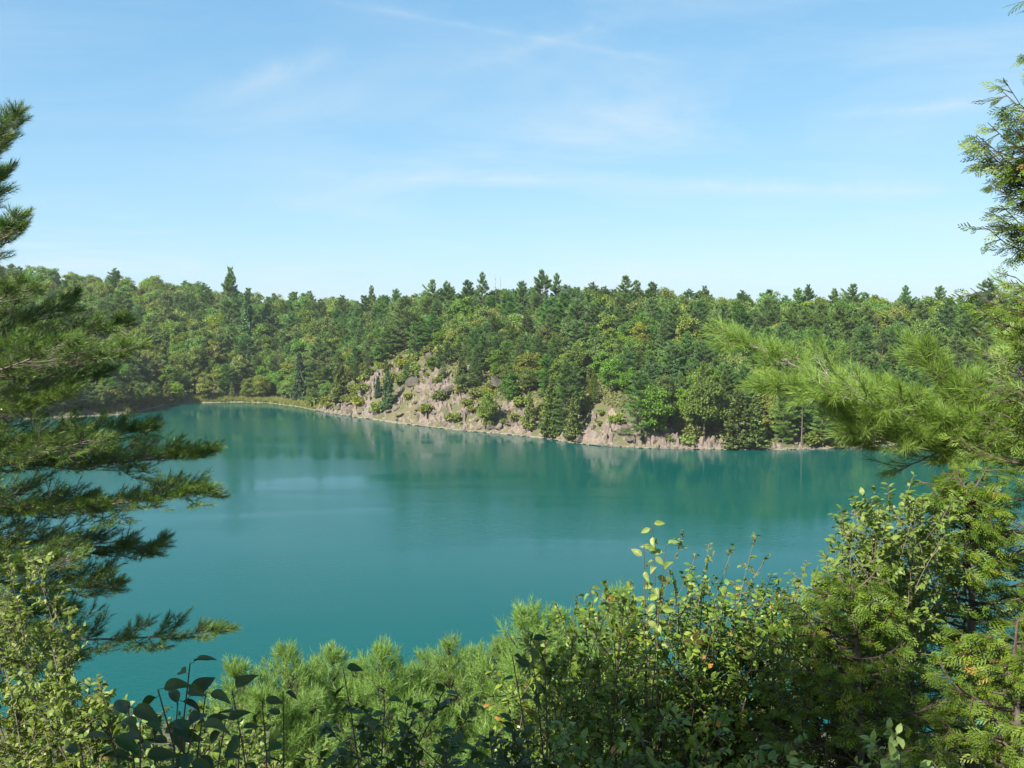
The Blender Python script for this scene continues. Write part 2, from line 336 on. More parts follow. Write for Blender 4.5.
wg = mesh_np('lake', [[-140, 35, 0], [140, 35, 0], [140, 260, 0], [-140, 260, 0]], [[0, 1, 2], [0, 2, 3]])
obj('lake_water', wg, M['water'], kind='structure')

# ------------------------------------------------------------------ rock cliff across the lake
rs = np.random.RandomState(5)
CX0, CX1 = -44., 47.
cell = np.stack([rs.uniform(CX0, CX1, 4200), rs.uniform(0, 30, 4200)], 1); cell_h = rs.uniform(-.34, .36, 4200); cell_t = rs.normal(0, .22, (4200, 2)); cell_r = rs.rand(4200)
def cells(X, D):
    p = np.stack([X.ravel(), D.ravel()], 1); best = np.full(len(p), 1e9); sec = best.copy(); idx = np.zeros(len(p), int)
    for k in range(len(cell)):
        w_ = np.abs(p[:, 0] - cell[k, 0]) < 3.0; q = p[w_] - cell[k]; dd = np.hypot(q[:, 0] * 1.25, q[:, 1] * .8)
        bw_, sw_, iw_ = best[w_], sec[w_], idx[w_]; u = dd < bw_; sw_ = np.where(u, bw_, np.minimum(sw_, dd)); bw_[u] = dd[u]; iw_[u] = k; best[w_], sec[w_], idx[w_] = bw_, sw_, iw_
    return idx.reshape(X.shape), (sec - best).reshape(X.shape)
def rockiness(x, d):
    """1 where bare rock shows: up to a height that changes along the shore"""
    top = np.interp(x, [-44, -40, -36, -30, -24, -12, -8, -3, 3, 6, 9, 11, 20, 23, 26, 45, 47], [0, 2, 6, 9, 13, 11, 8, 7, 7, 4.5, 4.5, 7, 7.5, 5, 3.8, 2.2, 0])
    return sstep((top - d + 2.6 * (vnoise(x, d, 3.3, 8) - .5)) / 1.6)
def make_cliff():
    xs = np.arange(CX0, CX1, .24); ds = np.linspace(-.8, 19, 92)
    fx, fy = LAKE[:22, 0], LAKE[:22, 1]; X, D = np.meshgrid(xs, ds)
    Y = np.interp(X, fx, fy) + D; wob = 1.0 * (vnoise(X, Y, 2.3, 4) - .5)
    dd = lake_dist(X, Y); I, gap_ = cells(X + wob, dd); G = gh(X, Y)
    q0, q1 = X + wob - cell[I][..., 0], dd - cell[I][..., 1]
    up = cell_h[I] + cell_t[I][..., 0] * q0 * .8 + cell_t[I][..., 1] * q1 + .5 * (vnoise(X, Y, .7, 2) - .5) + .9 * (vnoise(X, Y, 5, 7) - .5)
    rk = rockiness(X, dd); amp = sstep(dd / 1.0) * .9 + .35; crack = np.exp(-(np.maximum(gap_, 0) / .16) ** 2) * (.35 + .9 * vnoise(X, Y, 4, 31))
    stp = .9 + 1.1 * cell_r[I]; off = 3.0 * vnoise(X, dd, 6, 21) + 1.3 * cell_h[I] * 3; fr = (G + off) / stp; terr = stp * (np.floor(fr) + sstep((np.modf(fr)[0] - .45) / .5)) - off
    Gt = G * .3 + terr * .7; Z = (G + (Gt - G) * sstep(dd / 2.0)) + (up * amp * .9 + .35 - .75 * crack) * rk - .8 * (1 - rk)
    Z = np.where(dd < 0, np.minimum(Z, -.3 + .4 * rk), Z)
    nx, ny = len(xs), len(ds); i = (np.arange(ny - 1)[:, None] * nx + np.arange(nx - 1)[None]).ravel()
    F = np.concatenate([np.stack([i, i + 1, i + nx + 1], 1), np.stack([i, i + nx + 1, i + nx], 1)])
    # rock overhangs a little: push high blocks towards the lake
    Yv = Y - np.clip(up, -.5, 1) * .35 * rk * amp
    return mesh_np('cliff', np.stack([X, Yv, Z], -1).reshape(-1, 3), F, cell_r[I].ravel(), False)
cliff = obj('cliff', make_cliff(), M['rock'], kind='structure')
def boulder_mesh(seed, flat=.7):
    r = np.random.RandomState(seed); import bmesh
    bm = bmesh.new(); bmesh.ops.create_icosphere(bm, subdivisions=2, radius=1.0)
    pl = sphere_dirs(r, 9); of = r.uniform(.5, .8, 9)
    for v in bm.verts:
        p = np.array(v.co)
        for n_, o_ in zip(pl, of):
            e = p @ n_ - o_
            if e > 0: p = p - n_ * e
        v.co = p * [1, .8, flat] * (1 + r.uniform(-.03, .03))
    me = bpy.data.meshes.new('boulder'); bm.to_mesh(me); bm.free(); me.materials.append(M['rock']); return me
BOULD = [boulder_mesh(s, f) for s, f in ((1, .8), (2, .6), (3, .9), (4, .5), (6, .75))]
def put_boulder(x, y, s, k, parent=None, sink=.25, **kw):
    o = obj('boulder', BOULD[k % 5], None, parent, **kw); o.location = (x, y, ghp(x, y) + s * (.4 - sink)); o.scale = (s * 1.1, s, s)
    o.rotation_euler = (rs.uniform(-.3, .3), rs.uniform(-.3, .3), rs.uniform(0, 6.3)); return o
nb = 0
while nb < 120:
    x = rs.uniform(-40, 45); d = abs(rs.normal(0, 1)) * (7 if -32 < x < -5 else 3.2) + .3; y = np.interp(x, LAKE[:22, 0], LAKE[:22, 1]) + d
    if float(rockiness(np.array([x]), np.array([d]))[0]) > .5: put_boulder(x, y, rs.uniform(.4, 1.1) if x < 24 else rs.uniform(.25, .55), nb, cliff); nb += 1
for (px, py, s, k) in ((466, 373, 1.7, 3), (471, 372, 1.2, 1), (430, 360, 1.3, 2), (402, 362, 1.4, 3), (372, 365, 1.6, 0), (376, 361, 1.0, 4), (421, 377, 1.2, 2), (452, 348, 1.0, 3), (576, 377, 1.2, 0), (496, 388, 1.9, 0), (412, 386, 1.6, 4), (447, 395, 1.7, 1)):
    p = hit(px, py); put_boulder(p[0], p[1], s, k, cliff, .05)
# pale limy stones along the waterline
A = Acc(); bm_v = [(np.array([v.co[:] for v in m_.vertices]), np.array([[*p.vertices] for p in m_.polygons])) for m_ in BOULD]
for k in range(560):
    u = rs.uniform(-46, 62)
    while vnoise(u, 0, 3.1, 5) + .5 * vnoise(u, 0, .9, 6) < rs.uniform(.2, 1.2): u = rs.uniform(-46, 62)
    y0 = np.interp(u, LAKE[:22, 0], LAKE[:22, 1]); s = rs.uniform(.10, .6) ** 1.3 * (1.5 if -40 < u < 25 else .8); V, F = bm_v[k % 5]
    a = rs.uniform(0, 6.3); Rm = np.array([[math.cos(a), -math.sin(a), 0], [math.sin(a), math.cos(a), 0], [0, 0, 1]])
    A.add((V * s) @ Rm.T + [u, y0 + rs.uniform(-.3, .7), .10], F, rs.rand())
obj('shore_stones', A.mesh('shore_stones'), M['stone_pale'], label='pale limy stones lining the waterline below the far cliff', cat='stones', kind='stuff')
# near shore rocks glimpsed between the young pines
for px, py, s, k, lb in ((484, 679, .62, 0, 'small sunlit pink boulder beyond the young pines, beside the water'), (350, 716, .9, 3, 'low grey rock at the near waterline, leftmost of three seen between young pines'), (420, 709, 1.0, 1, 'long pink rock at the near waterline, seen between young pines and dark leaves'), (460, 733, .9, 4, 'pink rock low at the near shore, above the bottom edge')):
    p = on_water(px, py); o = put_boulder(p[0], p[1], s, k, None, .1, label=lb, cat='boulder', group='rocks at the near shore'); o.location.z = max(o.location.z, .12)

# ------------------------------------------------------------------ far tree prototypes
def lobes_crown(A, r, c, rad, n_lobe, per, lobe, size, shell=.55):
    """leaves on many small lobes spread through an ellipsoid, mostly near its skin"""
    d = sphere_dirs(r, n_lobe); q = r.uniform(shell ** 2, 1, n_lobe) ** .5
    C = c + d * q[:, None] * rad * r.uniform(.66, 1.14, (n_lobe, 1))
    for k in range(n_lobe):
        L = lobe * r.uniform(.55, 1.5); e = sphere_dirs(r, per); e[:, 2] = np.where(e[:, 2] < -.3, -e[:, 2], e[:, 2]); e = unit(e)
        p = C[k] + e * (L * r.uniform(.45, 1.05, per))[:, None] * [1, 1, .8]
        A.leaves(T_CARD, p, e * .5 + sphere_dirs(r, per) + [0, 0, -.2], e + sphere_dirs(r, per) * .7 + [0, 0, .4], size * r.uniform(.7, 1.3, per), np.clip(r.normal(.45 + .25 * (r.rand() - .5), .18, per), 0, 1))
    return C
def proto_broad(seed, H=10., rx=3.0, low=.16, dens=1.0):
    r = np.random.RandomState(seed); W, L = Acc(), Acc()
    c = np.array([r.uniform(-.3, .3), r.uniform(-.3, .3), H * (.5 + low / 2)]); rad = np.array([rx, rx * .95, H * (.5 - low / 2)]) * .88
    W.tube(curve((0, 0, -.6), (c[0], c[1], H * .8), (r.uniform(-.3, .3), r.uniform(-.3, .3), 0), 7), np.linspace(.17, .04, 7), 6)
    C = lobes_crown(L, r, c, rad, int(52 * dens), 135, rx * .30, .36)
    for k in range(12):
        z = H * r.uniform(.22, .6); W.tube(curve((c[0] * z / H, c[1] * z / H, z), C[k * 3 % len(C)] * .95 + c * .05, (0, 0, -.2), 5), np.linspace(.07, .02, 5), 4)
    return [('trunk', W.mesh('broad_trunk', True)), ('crown', L.mesh('broad_crown'))]
def proto_pine(seed, H=12., rx=2.7, low=.15, gap=.85):
    r = np.random.RandomState(seed); W, L = Acc(), Acc()
    bx, by = r.uniform(-.25, .25, 2); tr = curve((0, 0, -.6), (bx, by, H), (r.uniform(-.2, .2), 0, 0), 9); W.tube(tr, np.linspace(.18, .02, 9), 6)
    z = H * low
    while z < H - .15:
        f = z / H; Lz = rx * (np.interp(f, [0, .15, .45, .75, .93, 1], [.75, .95, 1.0, .62, .24, .10])) * r.uniform(.75, 1.15)
        ang0 = r.uniform(0, 6.3); nbz = r.randint(4, 7)
        for j in range(nbz):
            a = ang0 + j * 6.283 / nbz + r.normal(0, .25); ln = Lz * r.uniform(.55, 1.25); d = np.array([math.cos(a), math.sin(a), 0]); p0 = np.array([bx * f, by * f, z + r.uniform(-.2, .2)])
            rise = np.interp(f, [0, .5, 1], [.02, .22, .8]) + r.normal(0, .08)
            pth = curve(p0, p0 + d * ln + [0, 0, ln * rise], (0, 0, -.05 * ln), 5); W.tube(pth, np.linspace(.035, .01, 5), 3)
            n = max(8, int(36 * ln)); tt = r.uniform(.28, 1.0, n) ** .8; side = r.normal(0, .20, n) * ln * (1.15 - tt * .7)
            c = p0 + d * (ln * tt)[:, None] + np.array([-d[1], d[0], 0]) * side[:, None]; c[:, 2] += ln * rise * tt - .12 * ln * (tt * (1 - tt)) + r.normal(.05, .06, n)
            m_ = 7; cc = np.repeat(c, m_, 0); ax = d * .9 + sphere_dirs(r, n * m_) * .9 + [0, 0, .55]
            L.leaves(T_TUFT, cc - unit(ax) * .08, ax, sphere_dirs(r, n * m_), r.uniform(.30, .52, n * m_), np.clip(np.repeat(r.normal(.45, .16, n), m_) + r.normal(0, .08, n * m_), 0, 1))
        z += gap * r.uniform(.7, 1.25) * (1 - .45 * f)
    return [('trunk', W.mesh('pine_trunk', True)), ('crown', L.mesh('pine_crown'))]
def proto_cone(seed, H=8., rx=1.5, low=.04, n=5200, droop=.2):
    r = np.random.RandomState(seed); W, L = Acc(), Acc(); W.tube(curve((0, 0, -.5), (0, 0, H), (.08, 0, 0), 6), np.linspace(.13, .015, 6), 6)
    nb_ = 95
    for k in range(nb_):
        f = low + (1 - low) * (k + r.rand()) / nb_; ln = rx * (1.04 - f) ** .8 * r.uniform(.6, 1.2); a = k * 2.4 + r.normal(0, .3); d = np.array([math.cos(a), math.sin(a), 0])
        m_ = int(n / nb_ * (.35 + 1.2 * (1 - f))); tt = r.uniform(.25, 1.05, m_); p = np.array([0, 0, f * H]) + d * (ln * tt)[:, None] + np.array([-d[1], d[0], 0]) * (r.normal(0, .16, m_) * ln)[:, None]
        p[:, 2] += -droop * ln * tt + .25 * ln * tt ** 3 + r.normal(0, .09, m_)
        if k % 3 == 0: W.tube(curve((0, 0, f * H), np.array([0, 0, f * H]) + d * ln * .9 + [0, 0, -droop * ln * .7], (0, 0, 0), 3), [.03, .02, .008], 3)
        L.leaves(T_CARD, p, d + sphere_dirs(r, m_) * .8 + [0, 0, -.1], sphere_dirs(r, m_) * .8 + [0, 0, .8] + d * .4, r.uniform(.22, .40, m_), np.clip(r.normal(.45 + .2 * (r.rand() - .5), .15, m_), 0, 1))
    return [('trunk', W.mesh('cone_trunk', True)), ('crown', L.mesh('cone_crown'))]
def proto_bush(seed):
    r = np.random.RandomState(seed); W, L = Acc(), Acc()
    C = lobes_crown(L, r, np.array([0, 0, .55]), np.array([.75, .75, .45]), 13, 75, .30, .24, .1)
    for k in range(5): W.tube(curve((0, 0, -.3), C[k], (0, 0, .1), 4), np.linspace(.03, .01, 4), 4)
    return [('stems', W.mesh('bush_stems', True)), ('foliage', L.mesh('bush_foliage'))]
PROTO = {'broad': [proto_broad(s, 10, rx, low, d) for s, rx, low, d in ((11, 3.3, .08, 1.15), (12, 2.8, .10, 1.05), (13, 3.9, .12, 1.35), (14, 3.0, .05, 1.15), (15, 2.5, .10, .95))],
         'pine': [proto_pine(s, 12, rx, low, g) for s, rx, low, g in ((21, 3.2, .08, .80), (22, 2.7, .10, .88), (23, 3.6, .12, .85), (24, 2.9, .06, .75), (25, 2.3, .15, .9))],
         'cone': [proto_cone(s, 8, rx, .03, n, dr) for s, rx, n, dr in ((31, 1.5, 5200, .15), (32, 1.8, 6000, .25), (33, 1.2, 4200, .1))],
         'bush': [proto_bush(s) for s in (41, 42, 43)]}
PH = {'broad': 10., 'pine': 12., 'cone': 8., 'bush': 1.}
NAMES = {'broad': 'broadleaf_tree', 'olive': 'broadleaf_tree', 'pine': 'pine_tree', 'cone': 'cedar_tree', 'spruce': 'spruce_tree', 'bush': 'bush'}
CATS = {'broad': 'tree', 'olive': 'tree', 'pine': 'pine tree', 'cone': 'cedar', 'spruce': 'spruce', 'bush': 'bush'}
MESHC = {}
def tree(kind, var, x, y, H, label, group, rz=None, wide=1.0, z=None):
    base = {'olive': 'broad', 'spruce': 'cone'}.get(kind, kind); 
    s = H / PH[base]; var = var % 5 if base == 'broad' and var > 5 else var; o = thing(NAMES[kind], label, CATS[kind], (x, y, ghp(x, y) - .1 if z is None else z), rs.uniform(0, 6.3) if rz is None else rz, (s * wide, s * wide, s), group); pr = PROTO[base][var % len(PROTO[base])]
    lm = {'broad': 'broad', 'olive': 'olive', 'pine': 'pine', 'cone': 'conif', 'spruce': 'spruce', 'bush': 'olive', 'umbrella': 'broad'}[kind]
    for nm, me in pr:
        key = (base, var % len(PROTO[base]), nm, lm)
        if key not in MESHC:
            mm = me if not me.materials else me.copy(); mm.materials.clear(); mm.materials.append(M['bark'] if nm in ('trunk', 'stems') else M[lm]); MESHC[key] = mm
        obj(nm, MESHC[key], None, o)
    return o

# ---- landmark trees, placed where the photograph shows them: (kind, variant, px, py base, py top, width factor, label)
placed = []
def landmark(kind, var, px, pyb, pyt, wide, label, group=None):
    p = hit(px, pyb); top = at(px, pyt, p[1]); H = max(top[2] - ghp(p[0], p[1]), 1.0)
    placed.append((p[0], p[1], max(1.5, H * .22))); return tree(kind, var, p[0], p[1], H, label, group, wide=wide)
for a in (('spruce', 1, 388, 409, 371, 1.0, 'small dark conifer growing out of the left of the rocky cliff'),
          ('spruce', 0, 378, 398, 376, 1.1, 'tiny dark conifer just left of the one on the cliff'),
          ('broad', 3, 488, 429, 390, .95, 'bushy green tree at the waterline below the middle of the cliff'),
          ('cone', 1, 552, 437, 378, 1.05, 'tall yellow-green cedar at the shore splitting the cliff in two'),
          ('cone', 0, 574, 441, 392, 1.1, 'shorter cedar at the shore just right of the tall yellow-green one'),
          ('pine', 3, 566, 434, 362, .9, 'green pine behind the two shore cedars'),
          ('cone', 2, 530, 429, 392, 1.2, 'small cedar above the shore rocks left of the tall cedar'),
          ('broad', 0, 655, 441, 378, .95, 'spreading green tree at the right end of the bare rock'),
          ('pine', 1, 640, 440, 370, 1.1, 'pine leaning over the right end of the bare rock bank'),
          ('broad', 2, 704, 441, 372, .85, 'dark round broadleaf tree set back from the shore right of the rocks'),
          ('cone', 1, 738, 449, 388, 1.25, 'broad olive cedar at the water, left one of a close pair'),
          ('cone', 0, 754, 449.5, 398, 1.35, 'broad olive cedar at the water, right one of a close pair'),
          ('pine', 0, 783, 443, 385, .9, 'pine in deep shade behind the pale bare trunk'),
          ('pine', 4, 822, 447, 392, 1.2, 'layered pine at the shore just right of the pale bare trunk'),
          ('cone', 2, 838, 448, 410, 1.5, 'small cedar at the shore under the near pine bough'),
          ('broad', 3, 862, 446, 395, .9, 'shore tree half hidden below the near pine bough'),
          ('spruce', 0, 300, 401, 352, 1.0, 'conifer at the shore right of the grassy bank'),
          ('pine', 3, 318, 404, 340, 1.0, 'pine at the left end of the rocks'),
          ('cone', 1, 340, 402, 356, 1.0, 'cedar above the left end of the rocks'),
          ('olive', 0, 262, 399, 372, 1.0, 'light green bushy tree behind the grassy bank'),
          ('broad', 4, 283, 400, 368, 1.1, 'light green tree at the right of the grassy bank'),
          ('olive', 3, 205, 400, 372, 1.1, 'brownish olive tree at the left of the grassy bank'),
          ('broad', 1, 440, 347, 318, 1.2, 'green broadleaf tree on top of the cliff above pale ledge'),
          ('broad', 4, 432, 374, 355, 1.3, 'small bushy tree in a gully of the cliff'),
          ('broad', 0, 462, 392, 372, 1.3, 'bushy green tree clinging below the pale rock ledge'),
          ('broad', 3, 510, 404, 372, 1.1, 'green tree at the upper right corner of the main rock face'),
          ('pine', 2, 402, 352, 300, 1.0, 'tall pine at the top left of the cliff')):
    landmark(*a)
for q_, px in enumerate(range(20, 176, 9)):
    p = hit(px + rs.uniform(-3, 3), float(np.interp(px, [20, 100, 130, 175], [413, 412.5, 411, 404])), 170, 260)
    kd = ('cone', 'broad', 'olive', 'pine')[q_ % 4]; H_ = rs.uniform(4.0, 6.5); placed.append((p[0], p[1], 1.5))
    tree(kd, q_, p[0], p[1] + .6, H_, {'cone': 'cedar', 'broad': 'green broadleaf tree', 'olive': 'olive broadleaf tree', 'pine': 'pine'}[kd] + ' overhanging the water at the far left shore', kd + ' trees overhanging the far left shore', wide=1.25)
# skyline pines: px, py of the tip, depth
for kind, var, px, py, dep, H, wide, lb in (('pine', 3, 230, 270, 268, 19, .72, 'tall dark pine standing well above the left hillside'),
        ('spruce', 0, 247, 292, 262, 14, 1.0, 'dark conifer below and right of the tall pine on the left hillside'),
        ('pine', 0, 115, 268, 318, 12, 1.0, 'dark round-topped pine on the left skyline'),
        ('pine', 4, 372, 286, 292, 10, 1.0, 'small pine tip on the skyline left of the cliff, left one of two'), ('pine', 1, 396, 288, 288, 10, 1.0, 'small pine tip on the skyline left of the cliff, right one of two'),
        ('pine', 2, 433, 282, 236, 13, .8, 'flat-topped skyline pine, left one of a pair above the cliff'), ('pine', 0, 447, 281, 238, 13, .8, 'flat-topped skyline pine, right one of a pair above the cliff'),
        ('pine', 1, 467, 279, 240, 13, .9, 'skyline pine just left of the pointed one above the cliff'), ('pine', 4, 483, 273, 238, 14, .8, 'pointed skyline pine left of two bare dead trunks'),
        ('pine', 3, 541, 272, 226, 15, .85, 'tallest pointed pine in the middle of the skyline'), ('pine', 4, 556, 274, 230, 14, .75, 'slim pine next to the tallest middle skyline pine'), ('pine', 1, 522, 280, 230, 13, .8, 'skyline pine left of the tallest middle one'),
        ('pine', 0, 592, 282, 232, 13, .9, 'dense broad pine on the skyline right of the middle'), ('pine', 2, 625, 278, 228, 14, .9, 'ragged skyline pine, left one of three right of the middle'), ('pine', 4, 638, 281, 232, 13, .9, 'ragged skyline pine, central one of three right of the middle'), ('pine', 1, 652, 281, 230, 13, .9, 'ragged skyline pine, right one of three right of the middle'),
        ('pine', 3, 705, 287, 232, 12, .9, 'low pine tip on the skyline left of the near pine bough tip'), ('pine', 0, 742, 290, 225, 12, .9, 'pine above the tip of the near pine bough'),
        ('pine', 1, 798, 287, 226, 13, .8, 'skyline pine, left one of a pair above the near bough'), ('pine', 3, 808, 286, 228, 13, .8, 'skyline pine, right one of a pair above the near bough'), ('pine', 4, 835, 289, 222, 13, .95, 'skyline pine between the close pair and the star-topped one'), ('pine', 2, 854, 286, 224, 13, .9, 'star-topped skyline pine above the near bough'), ('pine', 4, 905, 286, 226, 13, .85, 'slim skyline pine left of the right cedar'), ('pine', 1, 940, 285, 230, 12, .8, 'skyline pine midway between slim and rounded pines at right'), ('pine', 0, 988, 278, 232, 13, 1.0, 'rounded dark pine on the skyline beside the right cedar')):
    p = at(px, py, dep); g = ghp(p[0], dep); Ht = max(p[2] - g, 5.0)
    tree(kind, var, p[0], dep, Ht, lb, None, wide=wide * (H / Ht if Ht > H else 1)); placed.append((p[0], dep, 2.0))
# bare dead trunks
def snag(px, pyb, pyt, label, pale=True, depth=None, branches=9):
    p = hit(px, pyb) if depth is None else at(px, pyb, depth); H = at(px, pyt, p[1])[2] - ghp(p[0], p[1]); W = Acc(); r = np.random.RandomState(int(px))
    W.tube(curve((0, 0, -.4), (r.uniform(-.3, .3), 0, H), (.1, 0, 0), 7), np.linspace(.12, .02, 7), 6); BR = []
    for k in range(branches):
        B = Acc(); BR.append(B)
        z = H * r.uniform(.25, .97); a = r.uniform(0, 6.3); l = r.uniform(.4, 1.2); B.tube(curve((0, 0, z), (l * math.cos(a), l * math.sin(a), z + r.uniform(-.2, .5)), (0, 0, -.1), 4), np.linspace(.045, .012, 4), 4)
    o = thing('dead_tree', label, 'dead tree', (p[0], p[1], ghp(p[0], p[1]))); mt = M['twig_pale'] if pale else M['bark']
    obj('trunk', W.mesh('snag_trunk', True), mt, o); [obj('branch', B.mesh('snag_branch'), mt, o) for B in BR]; placed.append((p[0], p[1], 1.2))
snag(801, 446.5, 396, 'pale bare dead trunk standing at the far shore')
snag(496, 300, 274, 'bare dead trunk on the skyline, left one of two', False, 236); snag(501, 300, 276, 'bare dead trunk on the skyline, right one of two', False, 237)
snag(876, 330, 305, 'forked pale dead tree among the right hillside trees', True, 205)

# ---- the rest of the wood: individuals first, then one mass behind
BIG = np.zeros((4000, 3)); NBIG = len(placed); BIG[:NBIG] = np.array(placed); BIG[:NBIG, 2] *= .55
def try_place(x, y, rad):
    global NBIG
    q = BIG[:NBIG]
    if np.any((q[:, 0] - x) ** 2 + (q[:, 1] - y) ** 2 < (rad + q[:, 2]) ** 2 * .8): return False
    BIG[NBIG] = (x, y, rad * .8); NBIG += 1; return True
cand = np.stack([rs.uniform(-300, 260, 32000), rs.uniform(110, 380, 32000)], 1); dl = lake_dist(cand[:, 0], cand[:, 1])
pxs = 512 + FPX * cand[:, 0] / cand[:, 1]; ok = (dl > 1.2) & (dl < 150) & (pxs > -450) & (pxs < 1450) & (cand[:, 1] > 100)
cand, dl, pxs = cand[ok], dl[ok], pxs[ok]; order = np.argsort(dl + rs.uniform(0, 8, len(dl))); counts = {}; REST = []
gz_all = gh(cand[:, 0], cand[:, 1])
LIMIT = {'broad': 170, 'olive': 150, 'pine': 290, 'cone': 130, 'spruce': 40}
ZONE = [(60, 'behind the left-edge boughs'), (130, 'far left of the tallest pine'), (215, 'close left of the tallest pine'), (300, 'behind the grassy bank'), (370, 'above the left cliff end'), (425, 'above the left of the cliff'), (480, 'above the middle of the cliff'), (535, 'above the right of the cliff'), (590, 'behind the shore cedars'), (650, 'behind the right rock bank'), (715, 'right of the bare rocks'), (775, 'above the pair of olive cedars'), (830, 'behind the pale bare trunk'), (900, 'behind the near pine bough'), (3000, 'behind the right-hand cedar')]
for k in order:
    x, y, d, px = cand[k, 0], cand[k, 1], dl[k], pxs[k]
    rock = float(rockiness(np.array([x]), np.array([d - .5]))[0]) if CX0 < x < CX1 else 0
    small = False
    if rock > .3:
        if rs.rand() > .02 + .40 * (d > 6.5): continue
        small = True
    if not try_place(x, y, 1.2 if small else np.interp(d, [0, 8, 30, 60, 150], [.95, 1.0, 1.35, 2.2, 3.4])): continue
    u = rs.rand()
    pl = [('olive', .44), ('broad', .38), ('pine', .10), ('cone', .04), ('spruce', .04)] if px < 200 else [('olive', .26), ('broad', .38), ('pine', .26), ('cone', .06), ('spruce', .04)] if px < 330 or d > 55 and px > 640 else [('olive', .12), ('broad', .26), ('pine', .50), ('cone', .10), ('spruce', .02)]
    if d < 6: pl = [('cone', .32), ('pine', .25), ('broad', .33), ('olive', .10)]
    for kind, w in pl:
        u -= w
        if u <= 0: break
    H = rs.uniform(.72, 1.25) * {'broad': 9.5, 'olive': 9.0, 'pine': 10.5, 'cone': 6.5, 'spruce': 8.5}[kind] * np.interp(d, [0, 6, 18, 40], [.50, .68, .85, 1.0])
    if 330 < px < 660 and d < 24: H *= .80
    if small: H *= rs.uniform(.45, .7)
    # keep the crowd below the skyline of the photograph; the named skyline pines stand above it
    sky_py = np.interp(px, [-80, 0, 60, 150, 290, 400, 540, 700, 850, 1000, 1100], [258, 261, 264, 273, 289, 291, 285, 291, 294, 291, 291]); H = min(H, max(4.0, CAM[2] + (HORIZ - sky_py) / FPX * y - gz_all[k]) * rs.uniform(.84, 1.05))
    if counts.get(kind, 0) >= LIMIT[kind] or px < -70 or px > 1100: REST.append((kind, x, y, H)); continue
    counts[kind] = counts.get(kind, 0) + 1
    zone = next(z for b_, z in ZONE if px < b_); wide = rs.uniform(.85, 1.2)
    row = 'at the water' if d < 4 else 'low' if d < 14 else 'midway up' if d < 32 else 'high up' if d < 60 else 'ridge-high'
    size = 'small ' if H < 5 else 'slim ' if wide < .95 else 'broad ' if wide > 1.1 else ''
    word = {'broad': 'green broadleaf tree', 'olive': 'olive broadleaf tree', 'pine': 'layered pine', 'cone': 'yellow-green cedar', 'spruce': 'dark narrow conifer'}[kind]
    tree(kind, rs.randint(0, 99), x, y, H, f'{size}{word} {row} on far slope {zone}' if d >= 4 else f'{size}{word} {row} across the lake {zone}', f'{word}s {row}, {zone}', wide=wide)
# the rest of the wood up to the ridge reads as one mass: one object, crowns set out by geometry nodes
dr = lake_dist(np.array([q[1] for q in REST]), np.array([q[2] for q in REST])); REST = [q for q, d_ in zip(REST, dr) if d_ < (135 if q[1] < -60 else 100)]
pick = [(base, v, 'crown', lm) for base, lm in (('broad', 'broad'), ('broad', 'olive'), ('pine', 'pine')) for v in range(3)]
src = [next(o for o in COL.objects if o.type == 'MESH' and o.data == MESHC[k_]) for k_ in pick if k_ in MESHC]; pick = [k_ for k_ in pick if k_ in MESHC]
def scatter_object(name, pts, idx, rot, scl, sources, **kw):
    me = bpy.data.meshes.new(name); me.from_pydata([tuple(p) for p in pts], [], [])
    for nm, ty, val in (('idx', 'INT', np.asarray(idx, np.int32)), ('rot', 'FLOAT', np.asarray(rot, np.float32)), ('scl', 'FLOAT', np.asarray(scl, np.float32))):
        me.attributes.new(nm, ty, 'POINT').data.foreach_set('value', val)
    o = obj(name, me, None, **kw); g = bpy.data.node_groups.new(name, 'GeometryNodeTree')
    g.interface.new_socket('Geometry', in_out='INPUT', socket_type='NodeSocketGeometry'); g.interface.new_socket('Geometry', in_out='OUTPUT', socket_type='NodeSocketGeometry')
    t = NT(g); gi, go = t.n('NodeGroupInput'), t.n('NodeGroupOutput'); jo = t.n('GeometryNodeJoinGeometry')
    for so in reversed(sources):
        oi = t.n('GeometryNodeObjectInfo', transform_space='ORIGINAL'); oi.inputs['Object'].default_value = so; oi.inputs['As Instance'].default_value = True; g.links.new(oi.outputs['Geometry'], jo.inputs[0])
    na = lambda nm, ty: t.n('GeometryNodeInputNamedAttribute', data_type=ty, i={0: nm}).outputs[0]
    ip = t.n('GeometryNodeInstanceOnPoints', i={'Points': gi.outputs[0], 'Instance': jo.outputs[0], 'Pick Instance': True, 'Instance Index': na('idx', 'INT'), 'Rotation': t.n('ShaderNodeCombineXYZ', i={2: na('rot', 'FLOAT')}).outputs[0], 'Scale': na('scl', 'FLOAT')})
    g.links.new(ip.outputs[0], go.inputs[0]); o.modifiers.new('scatter', 'NODES').node_group = g; return o
if REST:
    fam = {'broad': [k for k, q in enumerate(pick) if q[3] == 'broad'], 'olive': [k for k, q in enumerate(pick) if q[3] == 'olive'], 'pine': [k for k, q in enumerate(pick) if q[3] == 'pine']}
    ii = [fam[q[0] if q[0] in ('broad', 'olive') else 'pine'][rs.randint(3)] for q in REST]
    scatter_object('distant_wood', [(q[1], q[2], ghp(q[1], q[2])) for q in REST], ii, rs.uniform(0, 6.3, len(REST)), [q[3] / PH[pick[i_][0]] for q, i_ in zip(REST, ii)], src, label='distant mixed treetops closing the ridge behind the lake', cat='wood', kind='stuff')
print('trees', counts, 'rest', len(REST))
